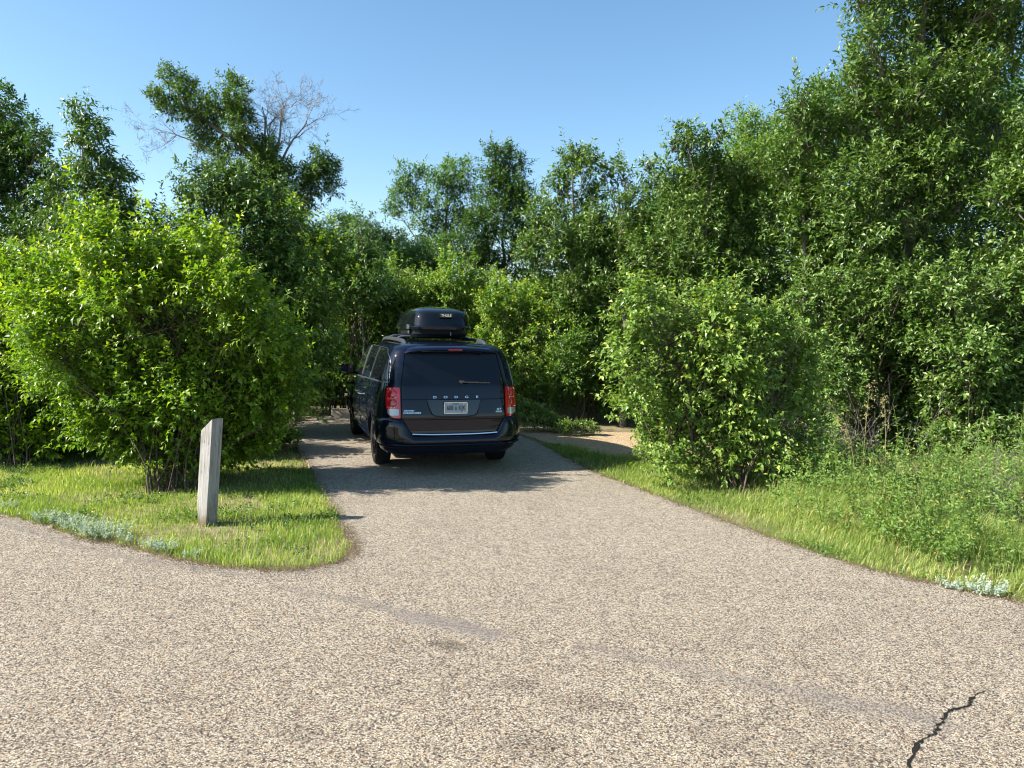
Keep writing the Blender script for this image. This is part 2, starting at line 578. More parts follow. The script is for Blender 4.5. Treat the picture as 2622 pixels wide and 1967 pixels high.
def road_material():
    m = N('chip_seal')
    co = m.co()
    wob = m.n('ShaderNodeTexNoise', {'Vector': co, 'Scale': 60.0, 'Detail': 2.0}).outputs['Color']
    cv = m.n('ShaderNodeVectorMath', {0: co, 1: m.n('ShaderNodeVectorMath', {0: wob, 'Scale': .012}, operation='SCALE').outputs[0]}, operation='ADD').outputs[0]
    vo = m.n('ShaderNodeTexVoronoi', {'Vector': cv, 'Scale': 128.0, 'Randomness': 1.0}, voronoi_dimensions='3D')
    vd = m.n('ShaderNodeTexVoronoi', {'Vector': cv, 'Scale': 128.0, 'Randomness': 1.0}, voronoi_dimensions='3D', feature='DISTANCE_TO_EDGE')
    rnd = m.n('ShaderNodeSeparateColor', {0: vo.outputs['Color']})
    st = m.ramp(rnd.outputs[0], [(0, (.03, .026, .026)), (.12, (.085, .073, .068)), (.26, (.25, .20, .155)), (.44, (.46, .385, .28)), (.66, (.66, .585, .44)), (.86, (.82, .76, .63)), (.95, (.62, .38, .18)), (1, (.88, .85, .78))])
    gap = m.maprange(vd.outputs['Distance'], .015, .12)
    c = m.mix(gap, (.055, .048, .045), st)
    big = m.n('ShaderNodeTexNoise', {'Vector': co, 'Scale': .9, 'Detail': 5.0, 'Roughness': .6}).outputs[0]
    mid = m.n('ShaderNodeTexNoise', {'Vector': co, 'Scale': 7.0, 'Detail': 5.0, 'Roughness': .65}).outputs[0]
    c = m.mix(m.maprange(big, .45, .75, 0, .3), c, m.mix(1.0, c, (.62, .58, .58), 'MULTIPLY'))
    c = m.mix(m.maprange(mid, .50, .72, 0, .5), c, m.mix(1.0, c, (.58, .55, .55), 'MULTIPLY'))
    c = m.mix(m.maprange(mid, .48, .28, 0, .35), c, m.mix(1.0, c, (1.18, 1.1, .95), 'MULTIPLY'))
    sp = m.n('ShaderNodeSeparateXYZ', {0: co})
    sx, sy = sp.outputs[0], sp.outputs[1]
    # the loop road is darker and browner than the parking spur
    side = m.math('ADD', m.math('ADD', sy, m.math('MULTIPLY', sx, .16)), m.math('MULTIPLY', big, 1.6))
    c = m.mix(m.maprange(side, 8.4, 5.4, 0, .5), c, m.mix(1.0, c, (.80, .76, .73), 'MULTIPLY'))
    c = m.mix(1.0, c, (1.06, 1.05, 1.03), 'MULTIPLY')
    n2 = m.n('ShaderNodeTexNoise', {'Vector': co, 'Scale': 5.0, 'Detail': 6.0, 'Roughness': .7}).outputs[0]
    # scuffed bituminous streaks, where wheels have turned
    tot = None
    for (a, b, wd, s) in [((700, 1500), (880, 1535), .07, .45), ((880, 1530), (1040, 1570), .08, .6), ((1040, 1575), (1270, 1625), .13, .85), ((1480, 1650), (1700, 1700), .10, .4), ((1700, 1700), (2050, 1775), .14, .4),
                          ((2050, 1775), (2420, 1850), .16, .55), ((640, 1480), (880, 1462), .10, .35), ((0, 1335), (200, 1400), .08, .5), ((200, 1400), (420, 1445), .08, .5), ((420, 1445), (650, 1475), .08, .45)]:
        k = seg_mask(m, sx, sy, gp(*a), gp(*b), wd, n2, s * 1.0)
        tot = k if tot is None else m.math('MAXIMUM', tot, k)
    c = m.mix(tot, c, m.mix(gap, (.11, .095, .09), m.mix(.72, st, (.19, .165, .155))))
    # oil spots
    for (a, rr, s) in [((1120, 1650), .10, .8), ((1000, 1640), .05, .4), ((1300, 1750), .12, .4), ((1480, 1800), .18, .35), ((1330, 1900), .16, .35), ((760, 1880), .15, .3), ((1800, 1880), .2, .3)]:
        p = gp(*a)
        k = seg_mask(m, sx, sy, p, (p[0] + .12, p[1] - .03), rr, n2, s * .7)
        c = m.mix(k, c, m.mix(1.0, c, (.22, .2, .2), 'MULTIPLY'))
    m.set(Base_Color=c, Roughness=.82, Specular_IOR_Level=.25)
    hgt = m.math('MULTIPLY', m.maprange(vd.outputs['Distance'], 0.0, .35), m.math('ADD', m.math('MULTIPLY', rnd.outputs[1], .6), .4))
    bp = m.n('ShaderNodeBump', {'Height': hgt, 'Strength': 1.0, 'Distance': .005})
    m.t.links.new(bp.outputs[0], m.b.inputs['Normal'])
    return m.m


def soil_material():
    m = N('soil_and_thatch')
    co = m.co()
    a = m.n('ShaderNodeTexNoise', {'Vector': co, 'Scale': 3.0, 'Detail': 8.0, 'Roughness': .7}).outputs[0]
    b = m.n('ShaderNodeTexNoise', {'Vector': co, 'Scale': 60.0, 'Detail': 4.0}).outputs[0]
    c = m.mix(m.maprange(a, .35, .65), (.10, .095, .04), (.24, .19, .12))
    c = m.mix(m.maprange(b, .4, .7, 0, .7), c, (.30, .25, .15))
    m.set(Base_Color=c, Roughness=.95, Specular_IOR_Level=.1)
    bp = m.n('ShaderNodeBump', {'Height': b, 'Strength': .7, 'Distance': .02})
    m.t.links.new(bp.outputs[0], m.b.inputs['Normal'])
    return m.m


def gravel_material():
    m = N('pea_gravel')
    co = m.co()
    vo = m.n('ShaderNodeTexVoronoi', {'Vector': co, 'Scale': 70.0}, voronoi_dimensions='3D')
    rnd = m.n('ShaderNodeSeparateColor', {0: vo.outputs['Color']})
    st = m.ramp(rnd.outputs[0], [(0, (.10, .07, .04)), (.3, (.28, .19, .11)), (.6, (.45, .33, .20)), (1, (.62, .48, .32))])
    a = m.n('ShaderNodeTexNoise', {'Vector': co, 'Scale': 2.0, 'Detail': 6.0}).outputs[0]
    c = m.mix(m.maprange(a, .4, .7, 0, .5), st, (.30, .22, .12))
    m.set(Base_Color=c, Roughness=.9, Specular_IOR_Level=.2)
    bp = m.n('ShaderNodeBump', {'Height': vo.outputs['Distance'], 'Strength': -.9, 'Distance': .008})
    bp.inputs['Strength'].default_value = .9; bp.invert = True
    m.t.links.new(bp.outputs[0], m.b.inputs['Normal'])
    return m.m


M['road'] = road_material(); M['soil'] = soil_material(); M['gravel'] = gravel_material()
ZG = -.035
# terrain: one sheet to the horizon, gently rising far away
gx = np.concatenate([-np.geomspace(1500, 30, 14), np.linspace(-24, 24, 25), np.geomspace(30, 1500, 14)])
gy = np.concatenate([-np.geomspace(1500, 30, 14), np.linspace(-24, 40, 33), np.geomspace(50, 1500, 14)])
XX, YY = np.meshgrid(gx, gy)
dist = np.hypot(XX, YY)
ZZ = np.full_like(XX, ZG)
far = np.clip((dist - 60) / 300, 0, 1)
ZZ += far * (6 + 5 * np.sin(XX * .009 + 1) * np.cos(YY * .007) + 4 * np.sin(YY * .013)) * (YY < 40)
nr, nc = XX.shape
ii = (np.arange(nr - 1)[:, None] * nc + np.arange(nc - 1)[None, :]).ravel()
Fq = np.stack([ii, ii + 1, ii + nc + 1, ii + nc], 1)
o = mesh_np('ground', np.stack([XX.ravel(), YY.ravel(), ZZ.ravel()], 1), [Fq], M['soil'], smooth=True)
tag(o, kind='structure')
o = poly_slab('driveway', PAVE, 0.0, .06, M['road']); tag(o, kind='structure')
# gravel clearing beyond the right edge of the drive
gpoly = smooth_line([(1290, 1098), (1340, 1094), (1420, 1094), (1520, 1102), (1600, 1106), (1680, 1112), (1720, 1140), (1700, 1175), (1640, 1180), (1560, 1166), (1480, 1150), (1400, 1130), (1345, 1112)], 6, .04, 8)
o = poly_slab('path', gpoly, -.012, .04, M['gravel']); tag(o, kind='structure')

# crack in the chip seal: a flat ragged strip of grit, with the gap's shade painted in
ck = [(2315, 1990), (2328, 1955), (2340, 1925), (2350, 1903), (2372, 1889), (2392, 1878), (2402, 1868), (2400, 1860), (2412, 1850), (2414, 1838), (2424, 1825), (2440, 1817), (2468, 1812), (2484, 1806), (2484, 1794), (2495, 1786), (2502, 1776), (2520, 1770), (2535, 1764)]
g = random.Random(5)
cp = [gp(*p) for p in ck]
mb = MB(); A = []; B = []
for i in range(len(cp) - 1):
    for t in (0, .25, .5, .75):
        x = cp[i][0] * (1 - t) + cp[i + 1][0] * t; y = cp[i][1] * (1 - t) + cp[i + 1][1] * t
        dx, dy = cp[i + 1][0] - cp[i][0], cp[i + 1][1] - cp[i][1]; l = math.hypot(dx, dy) + 1e-6
        s = i / len(cp)
        wd = (.009 if s < .75 else .003) * g.uniform(.15, 1.6)
        jx, jy = g.uniform(-.006, .006), g.uniform(-.006, .006)
        A.append((x - dy / l * wd + jx, y + dx / l * wd + jy, .003)); B.append((x + dy / l * wd + jx, y - dx / l * wd + jy, .003))
mb.grid([A, B])
for (a, b) in (((2414, 1838), (2440, 1846)), ((2414, 1838), (2402, 1822)), ((2350, 1903), (2330, 1905)), ((2484, 1806), (2508, 1812)), ((2468, 1812), (2452, 1800)), ((2372, 1889), (2392, 1900))):
    pa, pb = gp(*a), gp(*b); A = []; B = []
    for k in range(7):
        t = k / 6; wd = .005 * (1 - t) * g.uniform(.5, 1.4) + .0006
        x = pa[0] * (1 - t) + pb[0] * t + g.uniform(-.004, .004); y = pa[1] * (1 - t) + pb[1] * t + g.uniform(-.006, .006)
        A.append((x, y + wd, .0034)); B.append((x, y - wd, .0034))
    mb.grid([A, B])
o = mb.build('road_crack', simple('crack_grit_shade', (.018, .016, .014), .95, spec=.1)); tag(o, kind='structure')

# ================================================================== MINIVAN
P_paint = simple('blue_tinted_black_paint', (.0030, .0052, .014), .25, 0, coat=.9, spec=.0)  # black paint; the blue of the reflected sky is mixed into its colour
P_gloss = simple('gloss_black_trim', (.006, .006, .007), .12, 0, coat=.6)
P_glass = simple('tinted_glass', (.004, .005, .008), .03, 0, coat=0, spec=.45)
P_matte = simple('black_plastic', (.012, .012, .013), .55)
P_chrome = simple('bright_chrome', (.75, .76, .78), .12, 1.0)
P_satin = simple('satin_metal', (.34, .35, .37), .34, .9)
P_wiper = simple('wiper_metal', (.10, .10, .105), .3, .6)
P_rail = simple('grey_rail_paint', (.085, .09, .10), .35, .6)
P_rubber = simple('tyre_rubber', (.014, .014, .014), .8, spec=.2, var=.3, scale=30)
P_rim = simple('dark_alloy', (.035, .036, .04), .22, .9)
P_red = simple('red_lamp_lens', (.52, .005, .007), .08, 0, coat=.8)
P_red2 = simple('dark_red_lens', (.38, .005, .012), .1, 0, coat=.8)
P_white = simple('clear_lamp_lens', (.34, .35, .37), .08, .3, coat=.8)
P_seam = simple('panel_gap', (.002, .002, .002), .9, spec=.05)
P_plate = simple('licence_plate_face', (.30, .36, .42), .5)
P_navy = simple('plate_lettering', (.012, .02, .05), .5)
P_fir = simple('plate_fir_green', (.03, .15, .13), .5)

VAN = empty('minivan', (-1.06, 11.2, 0), R(17.5))
tag(VAN, 'black minivan parked facing away on the drive, with a roof box on top', 'minivan')
PZ = [.27, .33, .45, .60, .75, .90, 1.0, 1.05, 1.09, 1.2, 1.35, 1.5, 1.6, 1.66, 1.705, 1.733, 1.752, 1.765]
PW = [.88, .94, .975, .99, .995, .988, .978, .970, .963, .938, .90, .855, .82, .79, .735, .65, .50, .28]
PR = [-.98, -1.02, -1.03, -1.00, -1.01, -.988, -.972, -.963, -.956, -.935, -.88, -.825, -.79, -.765, -.71, -.60, -.42, -.2]
PF = [3.85, 3.95, 3.99, 4.01, 4.0, 3.93, 3.75, 3.35, 2.98, 2.72, 2.42, 2.10, 1.88, 1.68, 1.5, 1.25, 1.0, .8]
PC = [.36, .36, .36, .36, .36, .35, .34, .33, .32, .30, .28, .26, .25, .24, .24, .22, .2, .1]
PG = [.5, .5, .5, .5, .5, .5, .5, .45, .4, .35, .32, .3, .3, .3, .3, .3, .2, .1]
itp = lambda T: (lambda z: float(np.interp(z, PZ, T)))
fw, fr, ff, fc, fg = itp(PW), itp(PR), itp(PF), itp(PC), itp(PG)
BOW = .05


def ring_pt(s, z, off=0.0):
    w_, r = fw(z), fc(z)
    a = w_ - r
    sg = 1 if s >= 0 else -1
    t = abs(s)
    if t <= a: x, y, nx, ny = t, 0.0, 0.0, -1.0
    elif t < a + r * math.pi / 2:
        p = (t - a) / r
        x, y, nx, ny = a + r * math.sin(p), r - r * math.cos(p), math.sin(p), -math.cos(p)
    else: x, y, nx, ny = w_, r + (t - a - r * math.pi / 2), 1.0, 0.0
    yy = fr(z) + y + BOW * (x / w_) ** 2
    return Vector((sg * (x + nx * off), yy + ny * off, z))


def rear_y(x, z):
    w_, r = fw(z), fc(z); a = w_ - r; t = min(abs(x), w_ - 1e-4)
    y = 0 if t <= a else r - math.sqrt(max(0, r * r - (t - a) ** 2))
    return fr(z) + y + BOW * (t / w_) ** 2


def side_pt(y, z, off=0.0, sg=-1):
    w_, r = fw(z), fc(z)
    yc = fr(z) + r + BOW
    if y < yc:
        q = min(.999, (yc - y) / r)
        return Vector((sg * (w_ - r + (r + off) * math.sqrt(1 - q * q)), yc - (r + off) * q, z))
    return Vector((sg * (w_ + off), y, z))


def front_pt(x, z, off=0.0):
    w_ = fw(z)
    return Vector((x, ff(z) - .30 * (x / w_) ** 2 + off, z))


# ---- body shell
rows = []
for i, z in enumerate(PZ):
    w_, yr, yf, r, rg = PW[i], PR[i], PF[i], PC[i], PG[i]
    half = []
    a = w_ - r
    for k in range(8): x = a * k / 8; half.append((x, yr + BOW * (x / w_) ** 2))
    for k in range(9):
        p = math.pi / 2 * k / 9; x = a + r * math.sin(p); half.append((x, yr + r - r * math.cos(p) + BOW * (x / w_) ** 2))
    ys, ye = yr + r + BOW, yf - .30 - rg
    for k in range(40): half.append((w_, ys + (ye - ys) * k / 40))
    for k in range(9):
        p = math.pi / 2 * k / 9; x = w_ - rg + rg * math.cos(p); half.append((x, ye + rg * math.sin(p) + .30 * (1 - (x / w_) ** 2)))
    a2 = w_ - rg
    for k in range(7): x = a2 * (1 - k / 6); half.append((x, yf - .30 * (x / w_) ** 2))
    ring = [Vector((x, y, z)) for x, y in half] + [Vector((-x, y, z)) for x, y in half[-2:0:-1]]
    rows.append(ring)
# interpolate extra rows for smoothness
fine = []
for i in range(len(rows) - 1):
    r0, r1, r2, r3 = rows[max(i - 1, 0)], rows[i], rows[i + 1], rows[min(i + 2, len(rows) - 1)]
    fine.append(r1)
    z0, z1 = PZ[i], PZ[i + 1]
    if z1 - z0 > .04:
        fine.append([a_ * .5 + b_ * .5 for a_, b_ in zip(r1, r2)])
fine.append(rows[-1])
mb = MB(); mb.grid(fine, True)
n_ = len(fine[0])
mb.F.append(tuple(range(n_))[::-1]); mb.F.append(tuple((len(fine) - 1) * n_ + k for k in range(n_)))
body = mb.build('body', P_paint, VAN, smooth=True, angle=50)
cut = MB()
for y in (0, 3.078):
    for sg in (-1, 1):
        cut.lathe([(sg * .66, .405), (sg * 1.3, .405)], 'X', 40, (0, y, .35))
        o_ = len(cut.V) - 80
        cut.F.append(tuple(o_ + k for k in range(40))); cut.F.append(tuple(o_ + 40 + k for k in range(40))[::-1])
cuto = cut.build('cutter', None)
md = body.modifiers.new('b', 'BOOLEAN'); md.operation = 'DIFFERENCE'; md.object = cuto; md.solver = 'EXACT'
cuto.parent = VAN
bpy.context.view_layer.update()
dg = bpy.context.evaluated_depsgraph_get()
nm = bpy.data.meshes.new_from_object(body.evaluated_get(dg))
body.modifiers.clear(); old = body.data; body.data = nm
bpy.data.objects.remove(cuto)
bm = bmesh.new(); bm.from_mesh(nm)
for f in bm.faces: f.smooth = True
for e in bm.edges: e.smooth = not (len(e.link_faces) == 2 and e.calc_face_angle(0) > R(40))
bm.to_mesh(nm); bm.free()


def panel(name, rows_, fn, off, mat, parent, cols=16, th=.012, rc=0.0, smooth=True):
    """rows_: (z, s0, s1); fn(s,z,off) -> point"""
    z0, z1 = rows_[0][0], rows_[-1][0]
    zs = sorted(set([round(v, 4) for v in np.linspace(z0, z1, 13)] + ([round(z0 + rc * q, 4) for q in (.12, .3, .6)] + [round(z1 - rc * q, 4) for q in (.12, .3, .6)] if rc else [])))
    G = []
    for z in zs:
        s0 = float(np.interp(z, [r_[0] for r_ in rows_], [r_[1] for r_ in rows_])); s1 = float(np.interp(z, [r_[0] for r_ in rows_], [r_[2] for r_ in rows_]))
        if rc:
            dz = min(z - z0, z1 - z)
            if dz < rc:
                i_ = rc - math.sqrt(max(0, rc * rc - (rc - dz) ** 2)); s0 += i_; s1 -= i_
        G.append([fn(s0 + (s1 - s0) * k / cols, z, off) for k in range(cols + 1)])
    Bk = [[fn_in(p, fn, z, G, th) for p in row] for row, z in zip(G, zs)] if False else None
    mb = MB(); mb.grid(G)
    # skirt: move the border inwards along the surface normal
    s_rows = []
    def inn(i, k):
        z = zs[i]
        s0 = float(np.interp(z, [r_[0] for r_ in rows_], [r_[1] for r_ in rows_])); s1 = float(np.interp(z, [r_[0] for r_ in rows_], [r_[2] for r_ in rows_]))
        if rc:
            dz = min(z - z0, z1 - z)
            if dz < rc:
                i_ = rc - math.sqrt(max(0, rc * rc - (rc - dz) ** 2)); s0 += i_; s1 -= i_
        return fn(s0 + (s1 - s0) * k / cols, z, off - th)
    border = [(0, k) for k in range(cols + 1)] + [(i, cols) for i in range(1, len(zs))] + [(len(zs) - 1, k) for k in range(cols - 1, -1, -1)] + [(i, 0) for i in range(len(zs) - 2, 0, -1)]
    outp = [G[i][k] for i, k in border]; inp = [inn(i, k) for i, k in border]
    mb.grid([outp, inp], True)
    return mb.build(name, mat, parent, smooth=smooth, angle=40)


def text_part(txt, size, mat, parent, loc, name='lettering', sx=1.0, shear=0.0, surf=None, off=.004, ext=.002, space=1.0):
    cu = bpy.data.curves.new(name, 'FONT'); cu.body = txt; cu.size = size; cu.extrude = ext; cu.align_x = 'CENTER'; cu.align_y = 'CENTER'; cu.shear = shear; cu.space_character = space
    cu.offset = size * .012
    to = bpy.data.objects.new('t', cu); COL.objects.link(to)
    bpy.context.view_layer.update()
    me = bpy.data.meshes.new_from_object(to.evaluated_get(bpy.context.evaluated_depsgraph_get()))
    bpy.data.objects.remove(to)
    for v in me.vertices:
        x, y, z = v.co.x * sx + loc[0], loc[1] - v.co.z, v.co.y + loc[2]
        if surf: y = surf(x, z) - off - v.co.z
        v.co = (x, y, z)
    me.materials.clear(); me.materials.append(mat)
    o = bpy.data.objects.new(name, me); COL.objects.link(o); o.parent = parent
    return o


# ---- rear face
panel('rear_window', [(1.195, -.70, .70), (1.40, -.665, .665), (1.62, -.62, .62)], ring_pt, .006, P_glass, VAN, 24, rc=.03)
# liftgate crease, seams
def seam(pts, name='panel_seam', r=.0045, mat=P_seam, parent=VAN, n=5):
    return MB().tube(pts, r, n).build(name, mat, parent)
seam([ring_pt(-.71, z, .002) for z in np.linspace(.60, 1.19, 8)] + [ring_pt(-.71 + (z - 1.19) * .17, z, .002) for z in np.linspace(1.22, 1.66, 8)])
seam([ring_pt(.71, z, .002) for z in np.linspace(.60, 1.19, 8)] + [ring_pt(.71 - (z - 1.19) * .17, z, .002) for z in np.linspace(1.22, 1.66, 8)])
seam([ring_pt(s, 1.005, .001) for s in np.linspace(-.70, .70, 24)], r=.004)
seam([ring_pt(s, .742, .0) for s in np.linspace(-.70, .70, 24)], r=.0035)
# handle bar above the plate, with the name spelled out along it
hb = panel('liftgate_handle', [(1.008, -.385, .385), (1.066, -.385, .385)], ring_pt, .016, P_paint, VAN, 16, th=.03, rc=.02)
sfy = lambda x, z: rear_y(x, z) - .018
for i, ch in enumerate('DODGE'):
    text_part(ch, .040, P_chrome, hb, (-.27 + i * .145, 0, 1.037), sx=1.75, surf=sfy, off=.001, ext=.003)
# recessed plate bay: raised lip round a dished panel
lip = [ring_pt(-.375, .998, .010), ring_pt(-.36, .95, .012), ring_pt(-.34, .88, .012), ring_pt(-.315, .82, .012), ring_pt(-.27, .79, .012), ring_pt(-.15, .778, .012), ring_pt(0, .775, .012), ring_pt(.15, .778, .012), ring_pt(.27, .79, .012), ring_pt(.315, .82, .012), ring_pt(.34, .88, .012), ring_pt(.36, .95, .012), ring_pt(.375, .995, .010)]
MB().tube(lip, .008, 8).build('plate_bay_lip', P_paint, VAN, smooth=True)
panel('plate_bay', [(.785, -.26, .26), (.82, -.30, .30), (.90, -.335, .335), (.998, -.365, .365)], ring_pt, .003, P_gloss, VAN, 16, th=.02, rc=.015)
# licence plate
yp = rear_y(0, .90) - .022
pl = MB().box((.01, yp, .895), (.30, .004, .15)).build('licence_plate', P_plate, VAN)
fr_ = MB()
fr_.box((.01, yp - .003, .966), (.318, .012, .013)).box((.01, yp - .003, .823), (.318, .012, .014)).box((-.146, yp - .003, .8945), (.013, .012, .1295)).box((.166, yp - .003, .8945), (.013, .012, .1295))
fr_.build('plate_frame', P_chrome, pl, bevel=.003)
text_part('608', .085, P_navy, pl, (-.068, yp - .0035, .893), sx=.72)
text_part('KJK', .085, P_navy, pl, (.094, yp - .0035, .893), sx=.72)
text_part('OREGON', .020, P_navy, pl, (.01, yp - .0035, .947), sx=.9)
fm = MB()
for (z_, h_, w__) in ((.862, .035, .040), (.880, .035, .032), (.898, .036, .022)):
    fm.add([(.012 - w__ / 2, yp - .0035, z_), (.012 + w__ / 2, yp - .0035, z_), (.012, yp - .0035, z_ + h_)], [(0, 1, 2)])
fm.build('plate_fir_tree', P_fir, pl)
bt = MB()
for x_ in (-.095, .115):
    for z_ in (.842, .952): MB().tube([(x_, yp - .002, z_), (x_, yp - .008, z_)], .007, 8).build('plate_screw', P_chrome, pl)

# badges
rs_ = lambda x, z: rear_y(x, z)
text_part('GRAND', .026, P_chrome, VAN, (-.615, 0, .862), 'badge', sx=1.5, surf=rs_, off=.003, shear=.15)
text_part('CARAVAN', .034, P_chrome, VAN, (-.575, 0, .832), 'badge', sx=1.45, surf=rs_, off=.003, shear=.15)
text_part('GT', .030, P_chrome, VAN, (.62, 0, .868), 'badge', sx=1.6, surf=rs_, off=.003, shear=.2)
bd = panel('badge', [(.823, .575, .665), (.846, .575, .665)], ring_pt, .005, P_satin, VAN, 4, th=.006)
# wiper
wz = 1.232
wp = MB().tube([ring_pt(.095, wz + .005, .0), ring_pt(.095, wz + .005, .045)], .020, 12).tube([ring_pt(.13, wz + .012, .0), ring_pt(.13, wz + .012, .04)], .010, 8)
wp.tube([ring_pt(s, wz + .002 - .01 * (s - .1), .035) for s in np.linspace(.11, .34, 6)], .0075, 6)
wp.tube([ring_pt(s, wz - .004 - .016 * (s - .1), .024) for s in np.linspace(.20, .50, 10)], .0065, 6)
wp.build('rear_wiper', P_wiper, VAN, smooth=True)
# spoiler
sp_prof = [(-.36, 1.748), (-.55, 1.742), (-.72, 1.722), (-.82, 1.700), (-.865, 1.680), (-.872, 1.662), (-.86, 1.650), (-.80, 1.640), (-.70, 1.632)]
G = []
for x in np.linspace(-.64, .64, 25):
    q = abs(x) / .64
    G.append([Vector((x, y + .07 * q * q + (.10 * max(0, q - .85) / .15 * .4 if y < -.5 else 0), z - .035 * q ** 2.2 - (.02 * (max(0, q - .9) / .1) if y < -.6 else 0))) for y, z in sp_prof])
mb = MB(); mb.grid(G); c_ = len(sp_prof)
mb.F.append(tuple(range(c_))); mb.F.append(tuple((24 * c_) + k for k in range(c_))[::-1])
spo = mb.build('rear_spoiler', P_paint, VAN, smooth=True, angle=45)
MB().box((.03, -.868, 1.664), (.19, .02, .016)).build('brake_light', P_red2, spo, bevel=.003)
MB().tube([(-.42, -.845, 1.638), (0, -.87, 1.640), (.42, -.845, 1.638)], .0035, 5).build('trailing_edge', P_matte, spo)


# bumper
def bzt(s):
    t = min(1, max(0, (abs(s) - .55) / .165)); t = t * t * (3 - 2 * t)
    return .545 + .215 * t
S_ = 1.40
ts = [0, .03, .10, .25, .40, .55, .70, .82, .90, .96, 1.0]
offs = [-.01, .025, .045, .055, .062, .064, .060, .052, .042, .025, -.004]
G = []
for s in np.linspace(-S_, S_, 61):
    zt = bzt(s); zb = .375 + .03 * max(0, abs(s) - .9)
    fade = 1 - .6 * min(1, max(0, (abs(s) - .9) / .4))
    G.append([ring_pt(s, zb + (zt - zb) * t, o_ * fade) for t, o_ in zip(ts, offs)])
bmp = MB().grid(G).build('rear_bumper', P_paint, VAN, smooth=True, angle=60)
MB().grid([[ring_pt(s, z, o_) for z, o_ in ((.535 + .012 * (abs(s) / .58) ** 3, .052), (.543 + .012 * (abs(s) / .58) ** 3, .066), (.556 + .012 * (abs(s) / .58) ** 3, .066), (.564 + .012 * (abs(s) / .58) ** 3, .040))] for s in np.linspace(-.58, .58, 30)]).build('bumper_trim_strip', simple('brushed_strip', (.55, .58, .62), .18, 1.0), bmp, smooth=True)
MB().tube([ring_pt(s, .405 + .02 * (abs(s)) ** 3, .062) for s in np.linspace(-.92, .92, 40)], .013, 8).build('bumper_lip', P_paint, bmp, smooth=True)
G = [[ring_pt(s, z, o_) for z, o_ in ((.335, -.12), (.34, -.03), (.385, .03))] for s in np.linspace(-1.2, 1.2, 41)]
MB().grid(G).build('lower_valance', P_matte, VAN, smooth=True)
# tail lamps
for sg in (-1, 1):
    rows_ = [(.765, .722, .80), (.80, .722, .87), (.85, .722, .895), (.92, .722, .915), (1.0, .722, .92), (1.08, .722, .915), (1.15, .722, .90), (1.165, .722, .89)]
    fn = (lambda sgn: (lambda s, z, off=0.0: ring_pt(sgn * s, z, off + .004)))(sg)
    tl = panel('tail_light', rows_, fn, .014, P_red, VAN, 14, th=.03, rc=.012)
    panel('reverse_lamp', [(.80, .74, .86), (.83, .74, .89), (.885, .74, .885)], fn, .020, P_white, tl, 8, th=.012, rc=.015)
    for zc in (.965, 1.085):
        d = MB()
        rr = [[fn(.825 + r_ * math.cos(t), zc + r_ * .9 * math.sin(t), .0155 + h_) for t in np.linspace(0, 2 * math.pi, 21)[:-1]] for r_, h_ in ((.062, 0), (.054, .007), (.03, .010), (.001, .011))]
        d.grid(rr, True); d.build('round_lens', P_red2, tl, smooth=True)
    br = MB()
    rg_ = random.Random(7 + sg)
    for q in range(8):
        s = rg_.uniform(.75, .92); z = rg_.choice((.905, .915, 1.02, 1.03, 1.14, 1.15)) + rg_.uniform(-.006, .006)
        MB().box(fn(s, z, .0165), (.012, .004, .007)).build('lens_glint', P_chrome, tl)  # small chrome flecks that paint glints onto the lens
    pass
# thin satin strips painting the bright glint along the D pillar seams
for sg in (-1, 1):
    MB().tube([ring_pt(sg * (.905 - .08 * (z - 1.17)), z, .006) for z in np.linspace(1.175, 1.52, 10)], .005, 6).build('pillar_strip', P_satin, VAN, smooth=True)

